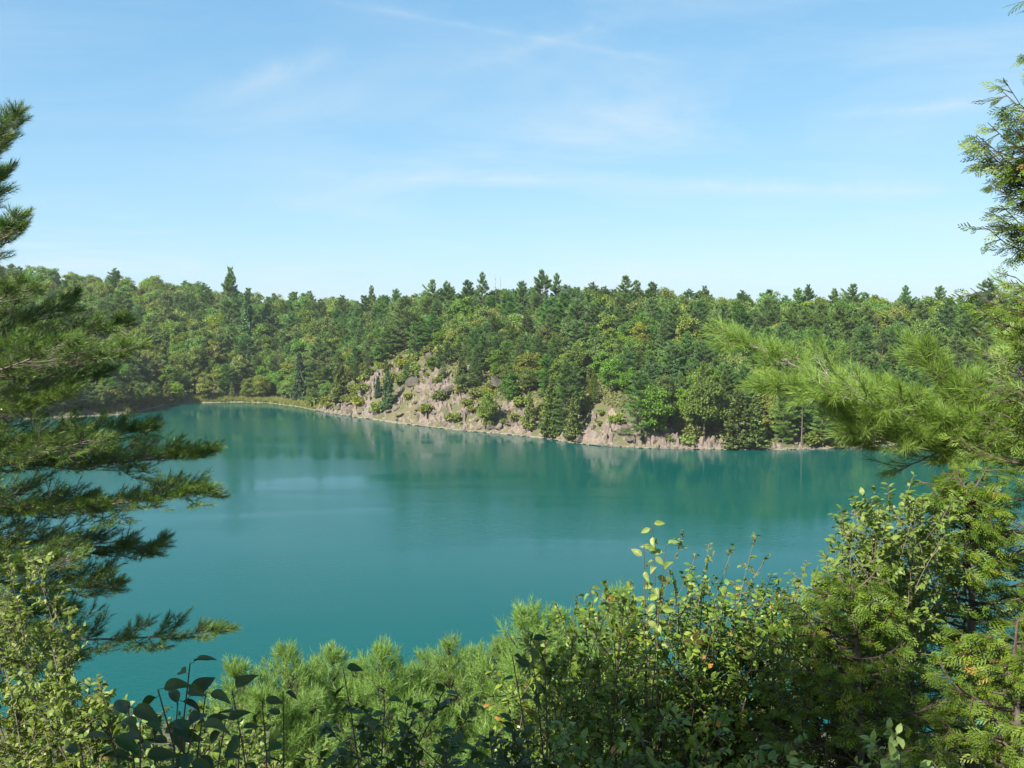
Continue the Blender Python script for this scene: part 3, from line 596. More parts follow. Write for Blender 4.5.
# bushes on the cliff and along the shore
nb = 0
while nb < 300:
    x = rs.uniform(-104, 62) if nb < 265 else rs.uniform(-104, -72); d = rs.uniform(.5, 21 if -34 < x < -6 else 12); y = (np.interp(x, LAKE[:22, 0], LAKE[:22, 1]) if x > -78 else np.interp(x, [-100, -96, -78], [170, 190, 204])) + d; dd = float(lake_dist(np.array([x]), np.array([y]))[0])
    if dd < .5 or -76 < x < -44 or (x < -76 and nb < 265): continue
    if CX0 < x < 22 and rs.rand() > .16 + 1.1 * vnoise(x, d, 4, 9) ** 2: continue
    if 10.5 < x < 21 and rs.rand() < .75: continue
    H = rs.uniform(.6, 1.8) * (1.6 if x < -72 else 1)
    zone = next(z for b_, z in ((-72, 'on the shore behind the left-hand boughs'), (-30, 'at the left end of the rocky cliff'), (-22, 'on the left of the rocky cliff'), (-14, 'on the middle of the rocky cliff'), (-6, 'on the right of the rocky cliff'), (4, 'on the rocks left of the shore cedars'), (12, 'beside the shore cedars'), (24, 'on the right-hand rock bank'), (38, 'at the shore by the pair of olive cedars'), (99, 'at the shore under the near pine bough')) if x < b_)
    row = 'low down' if dd < 4 else 'halfway up' if dd < 10 else 'high up'; size = 'tiny' if H < .9 else 'low' if H < 1.4 else 'rounded'
    tree('bush', nb, x, y, H, f'{size} olive bush {row} {zone}', f'bushes {zone}', wide=1.15, z=ghp(x, y) + (.15 if CX0 < x < 23 else -.1)); nb += 1
A = Acc(); n = 42000; u = rs.uniform(-104, 64, n); y0 = np.where(u > -78, np.interp(u, LAKE[:22, 0], LAKE[:22, 1]), np.interp(u, [-100, -96, -78], [170, 190, 204])); dd = rs.uniform(.4, 1, n) ** 2 * 34; yy = y0 + dd
ld = lake_dist(u, yy); keep = (ld > .4) & ((rockiness(u, ld) < .5) | (vnoise(u, yy, 2.2, 12) > .66) | (u < CX0) | (u > CX1)); u, yy = u[keep], yy[keep]; n = len(u); e = sphere_dirs(rs, n)
A.leaves(T_CARD, np.stack([u, yy, gh(u, yy) + .1 + rs.uniform(0, .7, n) * vnoise(u, yy, 3, 2)], 1), e + [0, 0, .4], e * .6 + [0, -.4, .7], rs.uniform(.25, .55, n), rs.rand(n))
obj('brush', A.mesh('brush'), M['olive'], label='low brush and dry grass covering the far bank under the trees', cat='brush', kind='stuff')
# grassy bank at the far left end of the lake
A = Acc(); n = 16000; u = rs.uniform(-80, -40, n); y0 = np.interp(u, LAKE[:22, 0], LAKE[:22, 1]); dd = np.abs(rs.normal(0, 1.8, n)); P_ = np.stack([u, y0 + dd, gh(u, y0 + dd)], 1)
A.leaves(T_TUFT, P_, np.stack([rs.normal(0, .35, n), rs.normal(0, .35, n), np.ones(n)], 1), sphere_dirs(rs, n), rs.uniform(.4, .9, n), rs.rand(n))
M['grass'] = leaf_mat('reeds', [(0, (.13, .17, .04)), (1, (.26, .25, .08))], .3, vary=.05)
obj('shore_grass', A.mesh('shore_grass'), M['grass'], label='yellow-green reedy grass on the low bank at the far left', cat='grass', kind='stuff')

# ------------------------------------------------------------------ near plants
def pine_bough(W, L, p0, p1, r, bend=(0, 0, -.1), n_side=16, side=.34, shoot=.13, needle=.085, n_need=46, up=.55, start=.22, thick=.02, flat=.25, nw=1.0, sub=4, lean=False):
    """a white-pine bough: axis, side twigs in a loose plane, bottlebrush shoots turned up at every tip"""
    p0, p1 = np.asarray(p0, float), np.asarray(p1, float); ax = curve(p0, p1, bend, 10); Lb = np.linalg.norm(p1 - p0); W.tube(ax[::3] if lean else ax, np.linspace(thick, .004, 4 if lean else 10), 3 if lean else 5)
    d0 = unit(p1 - p0); hor = unit(np.cross(d0, [0, 0, 1.0])); tips = []
    for k in range(n_side):
        t = start + (1 - start) * (k + r.uniform(.1, .9)) / n_side; q = ax[0] * 0 + np.array([np.interp(t * 9, range(10), ax[:, c]) for c in range(3)])
        ln = Lb * side * np.interp(t, [0, .3, .75, 1], [.9, 1.0, .7, .22]) * r.uniform(.6, 1.2); sg = 1 if k % 2 else -1
        d = unit(d0 * r.uniform(.5, .95) + hor * sg * r.uniform(.45, 1.0) + np.array([0, 0, r.normal(.12, flat)]))
        e = q + d * ln; pth = curve(q, e, (0, 0, -.05 * ln), 5); pth[-1] += [0, 0, .06 * ln]; W.tube(pth[::2] if lean else pth, np.linspace(.007, .003, 3 if lean else 5), 3)
        for j in range(sub):
            tt = r.uniform(.3, 1.0) if j else 1.0; o = q + (e - q) * tt; o[2] -= .05 * ln * 4 * tt * (1 - tt)
            sd = unit(d * .9 + unit(np.cross(d, [0, 0, 1.0])) * (r.choice([-1, 1]) * r.uniform(.2, 1.0) if j else 0) + sphere_dirs(r, 1)[0] * .25 + np.array([0, 0, up * r.uniform(.3, 1.3)]))
            l2 = r.uniform(.4, 1.0) * ln * .32 if j else 0; o2 = o + unit(sd - np.array([0, 0, up * .4])) * l2
            if l2 > .02: W.tube(np.array([o, o2]), [.004, .0025], 3)
            tips.append((o2, sd))
    tips.append((ax[-1], unit(d0 + np.array([0, 0, up]))))
    o = np.array([q for q, _ in tips]); s = np.array([q for _, q in tips]); needles(None if lean else W, L, r, o, s, shoot, needle, n_need, nw)
def needles(W, L, r, o, s, shoot, needle, n_need, nw=1.0):
    n = len(o); sl = shoot * r.uniform(.7, 1.3, n)
    for a_, b_, l_ in zip(o, s, sl) if W else (): W.tube(np.array([a_, a_ + b_ * l_ * .9]), [.003, .0015], 3)
    t = np.tile(np.linspace(.0, 1.0, n_need), n); oo = np.repeat(o, n_need, 0); ss = np.repeat(s, n_need, 0); ll = np.repeat(sl, n_need)
    rad = sphere_dirs(r, n * n_need); rad = unit(rad - ss * np.sum(rad * ss, 1)[:, None])
    an = (1.05 - .75 * t + r.normal(0, .12, len(t)))[:, None]; dr = ss * np.cos(an) + rad * np.sin(an); dr[:, 2] -= .10
    L.leaves((T_NEEDLE[0] * [nw, 1, 1], T_NEEDLE[1]), oo + ss * (ll * t)[:, None], dr, sphere_dirs(r, len(t)), needle * r.uniform(.75, 1.15, len(t)), np.clip(np.repeat(r.normal(.45, .16, n), n_need) + r.normal(0, .1, len(t)), 0, 1))

# ---- the tall pine at the left edge
r = np.random.RandomState(77); D = 11.0
trunk_x = at(-95, 400, D)[0]; gz = ghp(trunk_x, D)
pine = thing('white_pine', 'tall white pine leaning in from the left edge with long dark boughs', 'pine tree', (trunk_x, D, gz))
W = Acc(); W.tube(curve((0, 0, -.5), (.15, 0, 13.0), (.2, 0, 0), 14), np.linspace(.20, .03, 14), 9); obj('trunk', W.mesh('pine_trunk_near', True), M['bark'], pine)
org = np.array([trunk_x, D, gz])
def bough(px, py, dd, start_py, dt=0., n=22, side=.3, bend=(0, 0, -.12), need=30, up=.6, shoot=.12, sub=12):
    n = int(n * 1.5)
    tip = at(px, py, D + dd); b0 = np.array([trunk_x + .05, D + dt, at(0, start_py, D)[2]])
    W, L = Acc(), Acc(); pine_bough(W, L, b0 - org, tip - org, r, bend, n, side, shoot, .076, need, up, .14, .026, .22, 2.1, sub)
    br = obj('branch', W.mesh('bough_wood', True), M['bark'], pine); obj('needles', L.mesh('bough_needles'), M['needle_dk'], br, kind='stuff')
for a in ((14, 118, .2, 225, 0, 24, .34), (-8, 150, .9, 240, 0, 14, .4), (18, 220, -.3, 285, 0, 20, .30), (-8, 235, .5, 290, 0, 12, .4), (2, 175, 0, 240, 0, 18, .3),
          (20, 285, -.6, 330, 0, 16, .34), (118, 322, .5, 352, 0, 26, .26), (70, 300, 1.2, 340, 0, 20, .3), (128, 348, -.5, 372, 0, 26, .24), (60, 345, -1.3, 380, 0, 22, .30),
          (100, 372, 1.4, 395, 0, 24, .26), (60, 395, -.8, 412, 0, 20, .32), (206, 452, .1, 455, 0, 44, .20), (150, 425, .9, 440, 0, 28, .24), (90, 440, -1.0, 455, 0, 22, .3),
          (205, 492, -.4, 500, 0, 44, .19), (155, 545, .4, 520, 0, 34, .22), (90, 500, 1.2, 505, 0, 22, .26), (60, 560, -.9, 545, 0, 24, .3),
          (110, 585, -.2, 560, 0, 28, .26), (70, 610, .8, 590, 0, 22, .28), (40, 640, -.6, 620, 0, 20, .3), (75, 655, .2, 640, 0, 20, .28)):
    bough(*a)
bough(224, 630, .2, 628, 0, 26, .13)
for py, aa, ln in ((250, 2.5, 2.2), (330, 3.3, 2.6), (380, 2.2, 2.8), (420, 4.0, 2.8), (470, 3.0, 3.0), (520, 2.4, 2.8), (560, 3.7, 2.8), (180, 3.0, 1.7), (130, 2.0, 1.5), (610, 3.1, 2.6), (300, 4.4, 2.4), (440, 4.7, 2.6), (520, 4.6, 2.6), (360, 4.9, 2.4), (220, 4.5, 1.9)):
    z = at(0, py, D)[2] - gz; W, L = Acc(), Acc(); pine_bough(W, L, (.05, 0, z), (ln * math.cos(aa), ln * math.sin(aa), z + .2), r, (0, 0, -.1), 20, .34, .15, .11, 20, .5, .2, .026, .25, 2.6, 4)
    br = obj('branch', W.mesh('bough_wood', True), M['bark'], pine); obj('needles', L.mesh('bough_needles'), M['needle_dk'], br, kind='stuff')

# ---- pine bough reaching in from the right, on a pine that stands behind the right cedar
r = np.random.RandomState(31); D2 = 6.2
bx = at(1120, 470, D2); gz2 = ghp(bx[0], D2 + .4); org2 = np.array([bx[0], D2 + .4, gz2])
rp = thing('white_pine', 'bright soft-needled pine bough reaching in from the right behind cedar', 'pine tree', org2)
W = Acc(); W.tube(curve((0, 0, -.4), (0, 0, 7.0), (.1, 0, 0), 10), np.linspace(.12, .02, 10), 8); obj('trunk', W.mesh('pine_trunk_near', True), M['bark'], rp)
def rbough(px, py, d, s_px, s_py, n, side, up=.45, bend=(0, 0, -.05), need=52, sub=7, shoot=.12):
    W, L = Acc(), Acc(); pine_bough(W, L, at(s_px, s_py, D2 + .1) - org2, at(px, py, d) - org2, r, bend, n, side, shoot, .092, need, up, .05, .012, .34, 1.2, sub)
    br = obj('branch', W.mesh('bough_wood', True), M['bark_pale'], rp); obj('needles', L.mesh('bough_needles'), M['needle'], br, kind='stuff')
W = Acc(); W.tube(curve((0, 0, at(0, 500, D2)[2] - gz2), at(1000, 440, D2 + .1) - org2, (0, 0, -.05), 6), np.linspace(.03, .02, 6), 6); obj('branch', W.mesh('bough_wood', True), M['bark'], rp)
for a in ((730, 335, 6.6, 1000, 440, 30, .17), (770, 385, 6.2, 1000, 440, 28, .17), (820, 385, 5.9, 1010, 430, 24, .22), (850, 430, 6.0, 1010, 450, 24, .24), (880, 400, 6.5, 1010, 440, 20, .28),
          (920, 355, 6.3, 1000, 440, 18, .26, .9), (915, 440, 6.1, 1020, 455, 16, .26), (955, 425, 5.9, 1040, 470, 14, .34), (960, 390, 6.2, 1030, 450, 16, .4, .7)):
    rbough(*a)

BP = []
for q_ in range(3):
    W, L = Acc(), Acc(); pine_bough(W, L, (0, 0, 0), (1.5, 0, .25), r, (0, 0, -.08), 18, .36, .14, .10, 26, .5, .2, .02, .25, 2.2, 5); w_, n_ = W.mesh('bough_wood', True), L.mesh('bough_needles'); w_.materials.append(M['bark']); n_.materials.append(M['needle']); BP.append((w_, n_))
for q_ in range(26):
    br = obj('branch', BP[q_ % 3][0], None, rp); nd = obj('needles', BP[q_ % 3][1], None, br, kind='stuff'); zz = 2.2 + q_ * .17
    br.location = (.03, 0, zz); br.rotation_euler = (0, -.15, r.uniform(-1.0, 1.3)); sc__ = float(np.interp(zz, [2, 4, 6.6], [1.1, 1.0, .35])); br.scale = (sc__,) * 3
# ---- young pines below the lookout
def young_pine(tip, H, label, seed, var=1.0):
    r = np.random.RandomState(seed); z0 = tip[2] - H; org = np.array([tip[0], tip[1], z0]); o = thing('young_pine', label, 'pine tree', org, group='young pines below the lookout')
    W = Acc(); W.tube(curve((0, 0, -1.5), (0, 0, H - .12), (.03, 0, 0), 8), np.linspace(.035, .005, 8), 6)
    LL = Acc(); BW = Acc(); zz = np.arange(H - .70, H - .10, .10); needles(W, LL, r, np.stack([0 * zz, 0 * zz, zz], 1), np.tile([0, 0, 1.0], (len(zz), 1)), .14, .058, 40, 2.2)
    z = H - .16
    while z > .2:
        dz = H - z; n = r.randint(4, 7); a0 = r.uniform(0, 6.3)
        for j in range(n):
            a = a0 + j * 6.283 / n + r.normal(0, .25); ln = min(.05 + .50 * dz, .95) * r.uniform(.6, 1.2); up = np.interp(dz, [0, .5, 1.2, 3], [1.8, 1.2, .7, .3])
            d = unit(np.array([math.cos(a), math.sin(a), up])); pine_bough(BW, LL, (0, 0, z), np.array([0, 0, z]) + d * ln, r, (0, 0, -.10 * ln), max(2, int(14 * ln)), .42, min(.12, .05 + .3 * ln), .068 if dz < .7 else .085, 20, 1.6, .08, .006, .25, 2.4, 4, True)
        z -= r.uniform(.13, .19) if dz < 1.0 else r.uniform(.22, .30)
    tr_ = obj('trunk', W.mesh('young_trunk', True), M['twig'], o); obj('branches', BW.mesh('young_branches', True), M['twig'], o, kind='stuff'); obj('needles', LL.mesh('young_needles'), M['needle_yg'], o, kind='stuff')
for k, (px, py, d, H, lb) in enumerate(((236, 664, 9.2, 2.4, 'leftmost young pine of the bright row, beside the dark large leaves'), (286, 646, 9.6, 2.6, 'second young pine from the left in the bright row'), (333, 651, 10.2, 2.4, 'third young pine from the left in the bright row'),
        (382, 645, 9.4, 2.6, 'fourth young pine from the left in the bright row, with a tall pointed leader'), (408, 668, 10.6, 2.2, 'short young pine right of the tall pointed leader'), (449, 640, 9.8, 2.6, 'young pine with bare-looking tall leader left of the pink boulder'), (474, 648, 10.4, 2.4, 'young pine just left of the sunlit pink boulder'),
        (528, 606, 9.0, 3.0, 'taller young pine right of the pink boulder'), (557, 610, 9.8, 3.0, 'tall young pine, middle of three behind the leafy shrub'), (620, 590, 9.4, 3.2, 'tallest young pine, partly behind the leafy shrub'), (585, 612, 10.4, 2.6, 'young pine between the tallest two behind the leafy shrub'), (262, 690, 8.3, 2.2, 'low young pine in front of the left end of the bright row'), (312, 696, 8.6, 2.2, 'low young pine in front of the second and third of the row'), (425, 700, 8.4, 2.2, 'low young pine in front of the pines left of the pink boulder'), (356, 662, 11.2, 2.4, 'young pine set back between third and fourth of the row'), (500, 640, 10.8, 2.6, 'young pine set back behind the pink boulder'), (310, 662, 11.0, 2.4, 'young pine set back between second and third of the row'), (425, 655, 11.3, 2.4, 'young pine set back right of the tall pointed leader'))):
    young_pine(at(px, py, d), H, lb, 300 + k)

# ---- cedars at the right
def cedar(base, H, lens, label, seed, n_br, spray=.085, per=11, lean=(0, 0), arc=None, z_lo=.03, extra=(), right_thin=False):
    r = np.random.RandomState(seed); o = thing('cedar_tree', label, 'cedar', base); W, BW, L = Acc(), Acc(), Acc()
    W.tube(curve((0, 0, -.6), (lean[0], lean[1], H), (.05, 0, 0), 10), np.linspace(.02 + .012 * H, .008, 10), 8)
    more = [(r.uniform(f0, f1), r.uniform(a0, a1), l_ * r.uniform(.6, 1.1)) for f0, f1, a0, a1, l_, n_ in extra for _ in range(n_)]
    for k in range(n_br + len(more)):
        f = z_lo + (1 - z_lo) * (k + r.rand()) / n_br; a = k * 2.39996 + r.normal(0, .3); ln = np.interp(min(f, 1), *lens) * r.uniform(.65, 1.2)
        if k >= n_br: f, a, ln = more[k - n_br]
        if k < n_br and right_thin and math.cos(a) > .35 and k % 2: continue
        z = f * H; d = np.array([math.cos(a), math.sin(a), 0]); p0 = np.array([lean[0] * f, lean[1] * f, z])
        rise = np.interp(f, [0, .6, 1], [-.10, .15, .9]) + r.normal(0, .1); e = p0 + d * ln + [0, 0, ln * rise]; pth = curve(p0, e, (0, 0, -.10 * ln), 7); pth[-1, 2] += .05 * ln; BW.tube(pth, np.linspace(.007, .002, 7), 4)
        nt = max(9, int(19 * ln)); hor = np.array([-d[1], d[0], 0])
        for j in range(nt):
            t = .18 + .82 * (j + r.rand()) / nt; q = np.array([np.interp(t * 6, range(7), pth[:, c]) for c in range(3)]); sg = 1 if j % 2 else -1; l2 = (.07 + .24 * ln * (1.1 - t)) * r.uniform(.6, 1.3)
            td = unit(d * r.uniform(.5, 1.0) + hor * sg * r.uniform(.3, 1.0) + np.array([0, 0, r.normal(.05, .25)])); BW.tube(np.array([q, q + td * l2]), [.004, .0015], 3)
            m_ = per; tt = r.uniform(.05, 1.0, m_); pos = q + td * (l2 * tt)[:, None]; sg2 = r.choice([-1, 1], m_)[:, None]; prp = unit(np.cross(td, [0, 0, 1.0]))
            ax_ = td * .8 + prp * sg2 * r.uniform(.1, .9, (m_, 1)) + sphere_dirs(r, m_) * .35 + [0, 0, -.12]
            L.leaves(T_CEDAR, pos, ax_, sphere_dirs(r, m_) * .8 + [0, 0, .55] + d * .5, spray * r.uniform(.45, 1.4, m_), np.clip(r.normal(.42 + .3 * (r.rand() - .5), .16, m_) + (r.rand(m_) > .975) * .5, 0, 1))
    obj('trunk', W.mesh('cedar_trunk', True), M['bark'], o); obj('branches', BW.mesh('cedar_branches'), M['twig'], o, kind='stuff'); obj('foliage', L.mesh('cedar_foliage'), M['cedar'], o, kind='stuff')
pA = at(1082, 700, 5.0); zA = ghp(pA[0], 5.0); HA = at(0, -60, 5.0)[2] - zA
zf = lambda py: (at(0, py, 5.0)[2] - zA) / HA
cedar((pA[0], 5.0, zA), HA, ([0, zf(760), zf(560), zf(480), zf(400), zf(330), zf(280), zf(255), zf(205), zf(150), zf(100), zf(40), 1], [.80, .78, .70, .58, .56, .50, .42, .38, .58, .56, .38, .34, .3]), 'tall cedar along the right edge reaching up into the sky', 51, 190, .072, 6, extra=((zf(262), zf(150), 2.5, 4.0, .54, 26), (zf(110), zf(20), 2.6, 3.9, .34, 5), (zf(480), zf(290), 2.5, 4.0, .54, 10)), right_thin=True)
pB = at(962, 700, 4.8); zB = ghp(pB[0], 4.8); HB = at(0, 488, 4.8)[2] - zB
cedar((pB[0], 4.8, zB), HB, ([0, .35, .6, .8, 1], [.70, .62, .50, .34, .10]), 'dense dark cedar in the lower right with a sunlit top', 52, 125, .060, 9)
pC = at(850, 720, 3.9); zC = ghp(pC[0], 3.9); HC = at(0, 590, 3.9)[2] - zC
cedar((pC[0], 3.9, zC), HC, ([0, .4, .7, 1], [.52, .48, .34, .10]), 'shaded cedar between the leafy shrub and the lower right cedar', 53, 90, .056, 9)
pD = at(1010, 760, 3.1); zD = ghp(pD[0], 3.1); HD = at(0, 655, 3.1)[2] - zD
cedar((pD[0], 3.1, zD), HD, ([0, .5, 1], [.42, .40, .10]), 'low bright cedar in the bottom right corner', 54, 60, .048, 12)

# ---- leafy shrubs
def shrub(root, tips, mat, wood, leaf, label, name='shrub', cat='shrub', seed=1, n_twig=9, n_leaf=8, twig=.16, group=None, tmpl=T_LEAF4, thick=.008, lo=.35, stuff=True):
    """stems from the root to each tip; short twigs carry alternate leaves"""
    n_leaf = int(n_leaf * 1.8); r = np.random.RandomState(seed); root = np.array([root[0], root[1], ghp(root[0], root[1])]); o = thing(name, label, cat, root, group=group); W, L = Acc(), Acc()
    for tp in tips:
        e = np.asarray(tp, float) - root; b0 = np.array([r.normal(0, .08), r.normal(0, .08), -.1]); pth = curve(b0, e, (r.normal(0, .13), r.normal(0, .13), .08), 9); W.tube(pth, np.linspace(thick * .6, .0013, 9), 5); H = np.linalg.norm(e - b0)
        for k in range(n_twig + 1):
            t = lo + (1 - lo) * (k + r.rand()) / n_twig if k < n_twig else 1.0; t = min(t, 1); q = np.array([np.interp(t * 8, range(9), pth[:, c]) for c in range(3)]); ax = unit(pth[-1] - pth[-3])
            d = unit(ax * r.uniform(.3, 1.0) + sphere_dirs(r, 1)[0] * [1, 1, .5]) if k < n_twig else ax; l = twig * r.uniform(.5, 1.3) * (1.15 - .5 * t); W.tube(curve(q, q + d * l, (0, 0, .01), 3), [.0025, .002, .001], 3)
            tt = (np.arange(n_leaf) + r.rand(n_leaf)) / n_leaf; pos = q + d * (l * tt)[:, None]; perp = unit(np.cross(d, sphere_dirs(r, 1)[0])); sg = np.where(np.arange(n_leaf) % 2, 1, -1)[:, None]
            la = d * .55 + perp * sg * .8 + sphere_dirs(r, n_leaf) * .35 + [0, 0, -.15]
            L.leaves(tmpl, pos, la, sphere_dirs(r, n_leaf) * .6 + [0, 0, .9], leaf * r.uniform(.55, 1.25, n_leaf), np.clip(r.normal(.5, .2, n_leaf) + (r.rand(n_leaf) > .97) * .4, 0, 1))
    obj('stems', W.mesh('shrub_stems', True), wood, o, kind='stuff'); obj('foliage', L.mesh('shrub_foliage'), mat, o, kind='stuff'); return o
def tips_in(seed, n, poly, d0, d1):
    """random stem tips below a silhouette line given as (px, py) points"""
    r = np.random.RandomState(seed); px = r.uniform(poly[0][0], poly[-1][0], n); top = np.interp(px, *np.array(poly, float).T); py = top + np.abs(r.normal(0, 1, n)) * 55; dd = r.uniform(d0, d1, n)
    return [at(a, b_, c) for a, b_, c in zip(px, py, dd)]
def root_of(px, d): p = at(px, 700, d); return (p[0], p[1])
shrub(root_of(30, 5.2), tips_in(1, 34, [(-40, 590), (5, 560), (25, 538), (48, 570), (70, 625), (85, 660)], 4.7, 5.7), M['shrub_pale'], M['twig_pale'], .034, 'pale yellow-green small-leaved shrub at the left edge under the pine', seed=61, n_twig=13, n_leaf=8, twig=.15, lo=.3)
shrub(root_of(105, 4.6), tips_in(2, 34, [(20, 680), (60, 672), (90, 690), (110, 700), (150, 720), (190, 735)], 4.2, 5.0), M['shrub_pale'], M['twig_pale'], .036, 'yellowish leafy shrub in the bottom left corner', seed=62, n_twig=12, n_leaf=8, twig=.14)
shrub(root_of(165, 5.6), tips_in(13, 30, [(95, 706), (130, 700), (170, 708), (215, 712), (240, 722)], 5.3, 6.2), M['shrub_pale'], M['twig_pale'], .036, 'yellow-green shrub behind the shaded large leaves', seed=73, n_twig=11, n_leaf=7, twig=.15)
shrub(root_of(180, 3.4), tips_in(14, 34, [(90, 722), (130, 712), (180, 712), (230, 722), (280, 738)], 3.0, 3.8), M['shrub'], M['twig'], .034, 'green leafy shrub under the shaded large leaves', seed=74, n_twig=9, n_leaf=6, twig=.12)
shrub(root_of(250, 4.6), tips_in(3, 20, [(190, 738), (240, 728), (290, 735), (330, 748)], 4.2, 5.0), M['shrub_pale'], M['twig_pale'], .034, 'low pale shrub between dark large leaves and dark leafy clump', seed=63, n_twig=9, n_leaf=7, twig=.13)
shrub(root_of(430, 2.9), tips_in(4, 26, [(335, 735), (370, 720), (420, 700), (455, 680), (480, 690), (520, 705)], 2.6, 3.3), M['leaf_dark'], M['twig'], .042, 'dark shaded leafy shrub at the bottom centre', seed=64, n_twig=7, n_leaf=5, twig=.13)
shrub(root_of(570, 4.0), tips_in(5, 34, [(505, 690), (530, 660), (560, 625), (600, 600), (640, 600)], 3.7, 4.5), M['shrub'], M['twig'], .036, 'green leafy shrub left of the tall sprig', seed=65, n_twig=11, n_leaf=7, twig=.15)
shrub(root_of(700, 4.6), tips_in(6, 90, [(600, 640), (640, 616), (680, 590), (700, 592), (730, 600), (755, 594), (790, 604), (830, 618)], 4.1, 5.2), M['shrub'], M['twig'], .036, 'large dense green shrub right of the middle foreground', seed=66, n_twig=15, n_leaf=8, twig=.20)
shrub(root_of(680, 4.7), [at(682, 538, 4.7), at(694, 560, 4.7), at(708, 552, 4.8), at(730, 555, 4.9), at(754, 540, 4.7), at(762, 565, 4.8), at(805, 570, 4.7)], M['shrub_pale'], M['twig_pale'], .026, 'thin pale twigs sticking out above the large dense shrub', seed=67, n_twig=14, n_leaf=4, twig=.07, lo=.55)
shrub(root_of(872, 4.5), tips_in(7, 62, [(800, 600), (820, 565), (845, 520), (862, 497), (880, 505), (905, 490), (935, 500), (955, 520)], 4.1, 4.8), M['shrub_pale'], M['twig_pale'], .036, 'pale leafy shrub with a sunlit crown before the lower right cedar', seed=68, n_twig=13, n_leaf=8, twig=.16)
shrub(root_of(885, 2.7), tips_in(8, 12, [(800, 748), (830, 742), (870, 740), (900, 738), (930, 740), (965, 742)], 2.5, 2.8), M['leaf_light'], M['twig_pale'], .036, 'light green sprigs along the bottom edge at right', seed=69, n_twig=6, n_leaf=5, twig=.09)
shrub(root_of(600, 3.2), tips_in(9, 26, [(520, 740), (580, 735), (660, 720), (740, 725), (800, 740)], 2.9, 3.4), M['shrub'], M['twig'], .038, 'shaded green leaves along the bottom edge right of centre', seed=70, n_twig=8, n_leaf=6, twig=.14)

# ---- saplings whose large leaves can be told apart one by one
def big_leaf(seed):
    r = np.random.RandomState(seed); n = 10; t = np.linspace(0, 1, n); w = .27 * np.sin(np.pi * np.clip(t, .004, .996) ** .72) ** .85 * (1 - .2 * t); V, F = [], []
    for k in range(n):
        z = -.34 * t[k] ** 2 + .03 * math.sin(7 * t[k] + seed); V += [[-w[k], t[k], z + w[k] * .75], [-w[k] * .5, t[k], z + w[k] * .42], [0, t[k], z], [w[k] * .5, t[k], z + w[k] * .30], [w[k], t[k], z + w[k] * .45]]
    for k in range(n - 1):
        for j in range(4): a = k * 5 + j; F += [[a, a + 1, a + 6], [a, a + 6, a + 5]]
    V, F = np.array(V), np.array(F); A = Acc(); A.add(V, F, r.rand()); A.tube(np.array([[0, -.22, .03], [0, 0, 0]]), [.012, .014], 4, .2); return A.mesh('large_leaf', True)
LEAFM = [big_leaf(s) for s in (1, 2, 3, 4)]
def leaf_obj(parent, p, ax, nm, size, k, mat):
    key = ('leaf', k % 4, mat.name)
    if key not in MESHC: me = LEAFM[k % 4].copy(); me.materials.append(mat); MESHC[key] = me
    o = obj('leaf', MESHC[key], None, parent); y = unit(ax); x = unit(np.cross(y, nm)); z = np.cross(x, y)
    o.matrix_local = Matrix(((x[0], y[0], z[0], p[0]), (x[1], y[1], z[1], p[1]), (x[2], y[2], z[2], p[2]), (0, 0, 0, 1))) @ Matrix.Scale(size, 4); return o
def sapling(label, root_px, d, stems, leaf, mat, seed, n_leaf=8, cat='sapling', extra=(), face=None, low_=.62):
    r = np.random.RandomState(seed); rx, ry = root_of(root_px, d); root = np.array([rx, ry, ghp(rx, ry)]); o = thing('sapling', label, cat, root)
    W = Acc(); cnt = 0
    for (px, py, dd, n) in stems:
        e = at(px, py, dd) - root; pth = curve((r.normal(0, .03), r.normal(0, .03), -.1), e, (r.normal(0, .03), 0, .03), 9); W.tube(pth, np.linspace(.0045, .0015, 9), 5); ax = unit(pth[-1] - pth[-3])
        for k in range(n):
            t = 1.0 if k == 0 else 1 - low_ * (k - r.uniform(0, .6)) / n; q = np.array([np.interp(t * 8, range(9), pth[:, c]) for c in range(3)]); a = k * 2.4 + r.uniform(-.4, .4)
            la = unit(np.array([math.cos(a), .6 * math.sin(a), r.uniform(-1.1, .15)]) + ax * (.4 if k else .6)); s = leaf * r.uniform(.75, 1.2)
            leaf_obj(o, q + la * s * .22, la, np.array([r.normal(0, .5), -.4 + r.normal(0, .5), 1.0]) if face is None else np.array(face) + r.normal(0, .35, 3), s, cnt, mat); cnt += 1
    for (px, py, dd, ax, nm, s, mt) in extra: leaf_obj(o, at(px, py, dd) - root, np.array(ax, float), np.array(nm, float), s, cnt, M[mt]); cnt += 1
    obj('stem', W.mesh('sapling_stem', True), M['twig'], o); return o
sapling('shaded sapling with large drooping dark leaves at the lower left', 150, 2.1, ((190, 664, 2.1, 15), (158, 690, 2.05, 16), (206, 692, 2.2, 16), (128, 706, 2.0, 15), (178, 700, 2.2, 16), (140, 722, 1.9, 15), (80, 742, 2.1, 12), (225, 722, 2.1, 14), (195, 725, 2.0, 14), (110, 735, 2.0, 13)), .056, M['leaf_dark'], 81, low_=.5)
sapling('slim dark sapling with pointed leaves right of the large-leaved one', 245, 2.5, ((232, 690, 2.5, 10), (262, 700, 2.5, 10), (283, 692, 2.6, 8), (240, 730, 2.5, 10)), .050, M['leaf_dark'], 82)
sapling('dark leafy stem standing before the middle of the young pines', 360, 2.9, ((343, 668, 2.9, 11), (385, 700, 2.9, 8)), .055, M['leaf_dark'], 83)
sapling('dark leafy twigs in front of the taller young pines', 560, 3.1, ((512, 655, 3.1, 9), (530, 640, 3.15, 9), (545, 665, 3.1, 8)), .045, M['leaf_dark'], 84)
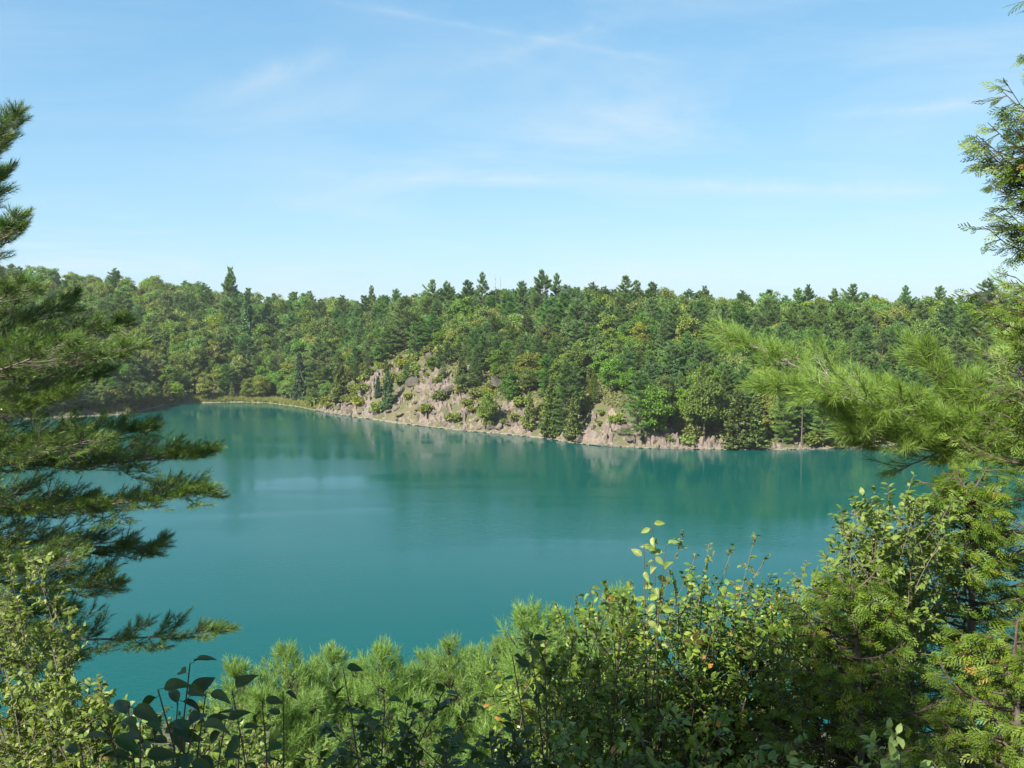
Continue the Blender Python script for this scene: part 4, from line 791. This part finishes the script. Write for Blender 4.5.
sapling('tall sprig with pale round leaves rising above the large shrub', 655, 4.2, ((652, 524, 4.2, 26), (644, 545, 4.2, 10), (666, 545, 4.2, 12), (590, 588, 4.2, 12), (648, 590, 4.2, 10)), .050, M['leaf_light'], 85, face=(-.3, -.9, .5), low_=.4,
        extra=((694, 640, 3.9, (.25, -.3, .8), (-.3, -1, .2), .042, 'leaf_gold'), (696, 641, 3.9, (.7, -.5, -.1), (.2, -1, .5), .034, 'leaf_gold'), (692, 641, 3.9, (-.9, -.2, .1), (0, -.7, .8), .038, 'leaf_gold')))

# ---- unseen tree added beside the lookout, crown shaped to shade the bottom of view
PROTO['broad'].append(proto_broad(16, 10, 2.5, .62, .75))
tree('broad', 5, -5.72, -3.82, 9.4, 'unseen slender broadleaf tree added beside the lookout to shade the nearest leaves', None, rz=.4, wide=.44)
# undergrowth on the near slope
A = Acc(); n = 12000; ux, uy = rs.uniform(-9, 9, n), rs.uniform(1.2, 16, n); e = sphere_dirs(rs, n)
A.leaves(T_LEAF4, np.stack([ux, uy, gh(ux, uy) + rs.uniform(.02, .5, n) * vnoise(ux, uy, 1.2)], 1), e * [1, 1, .3], e * .4 + [0, 0, 1], rs.uniform(.03, .07, n), rs.rand(n))
obj('undergrowth', A.mesh('undergrowth'), M['shrub'], label='low leafy undergrowth covering the slope below the lookout', cat='undergrowth', kind='stuff')

# ---- look-alikes that share a label are told apart by their order from left to right in the view
ORD = ['first', 'second', 'third', 'fourth', 'fifth', 'sixth', 'seventh', 'eighth', 'ninth']
same = {}
for o in COL.objects:
    if o.parent is None and o.get('group') and o.get('label') and o.location.y > 100: same.setdefault(o['label'], []).append(o)
for lb, os_ in same.items():
    n = len(os_)
    if 2 <= n <= 9 and len(lb.split()) <= 13:
        for k, o in enumerate(sorted(os_, key=lambda q: q.location.x / q.location.y)):
            o['label'] = lb + (', left one' if n == 2 and k == 0 else ', right one' if n == 2 else f', {ORD[k]} from left')

# ------------------------------------------------------------------ thin summer haze over the valley
import bmesh
bm = bmesh.new(); bmesh.ops.create_cube(bm, size=1.0); hm = bpy.data.meshes.new('haze'); bm.to_mesh(hm); bm.free()
m = bpy.data.materials.new('haze_air'); m.use_nodes = True; m.node_tree.nodes.clear(); t = NT(m.node_tree)
t.link(t.n('ShaderNodeVolumePrincipled', i={'Color': (.92, .96, 1.0, 1), 'Density': HAZE, 'Anisotropy': .2}).outputs[0], t.n('ShaderNodeOutputMaterial').inputs['Volume'])
hz_ = obj('haze', hm, m, kind='stuff', label='thin pale summer haze over the lake', cat='haze'); hz_.location = (0, 1000, 26.5); hz_.scale = (6200, 8200, 65)
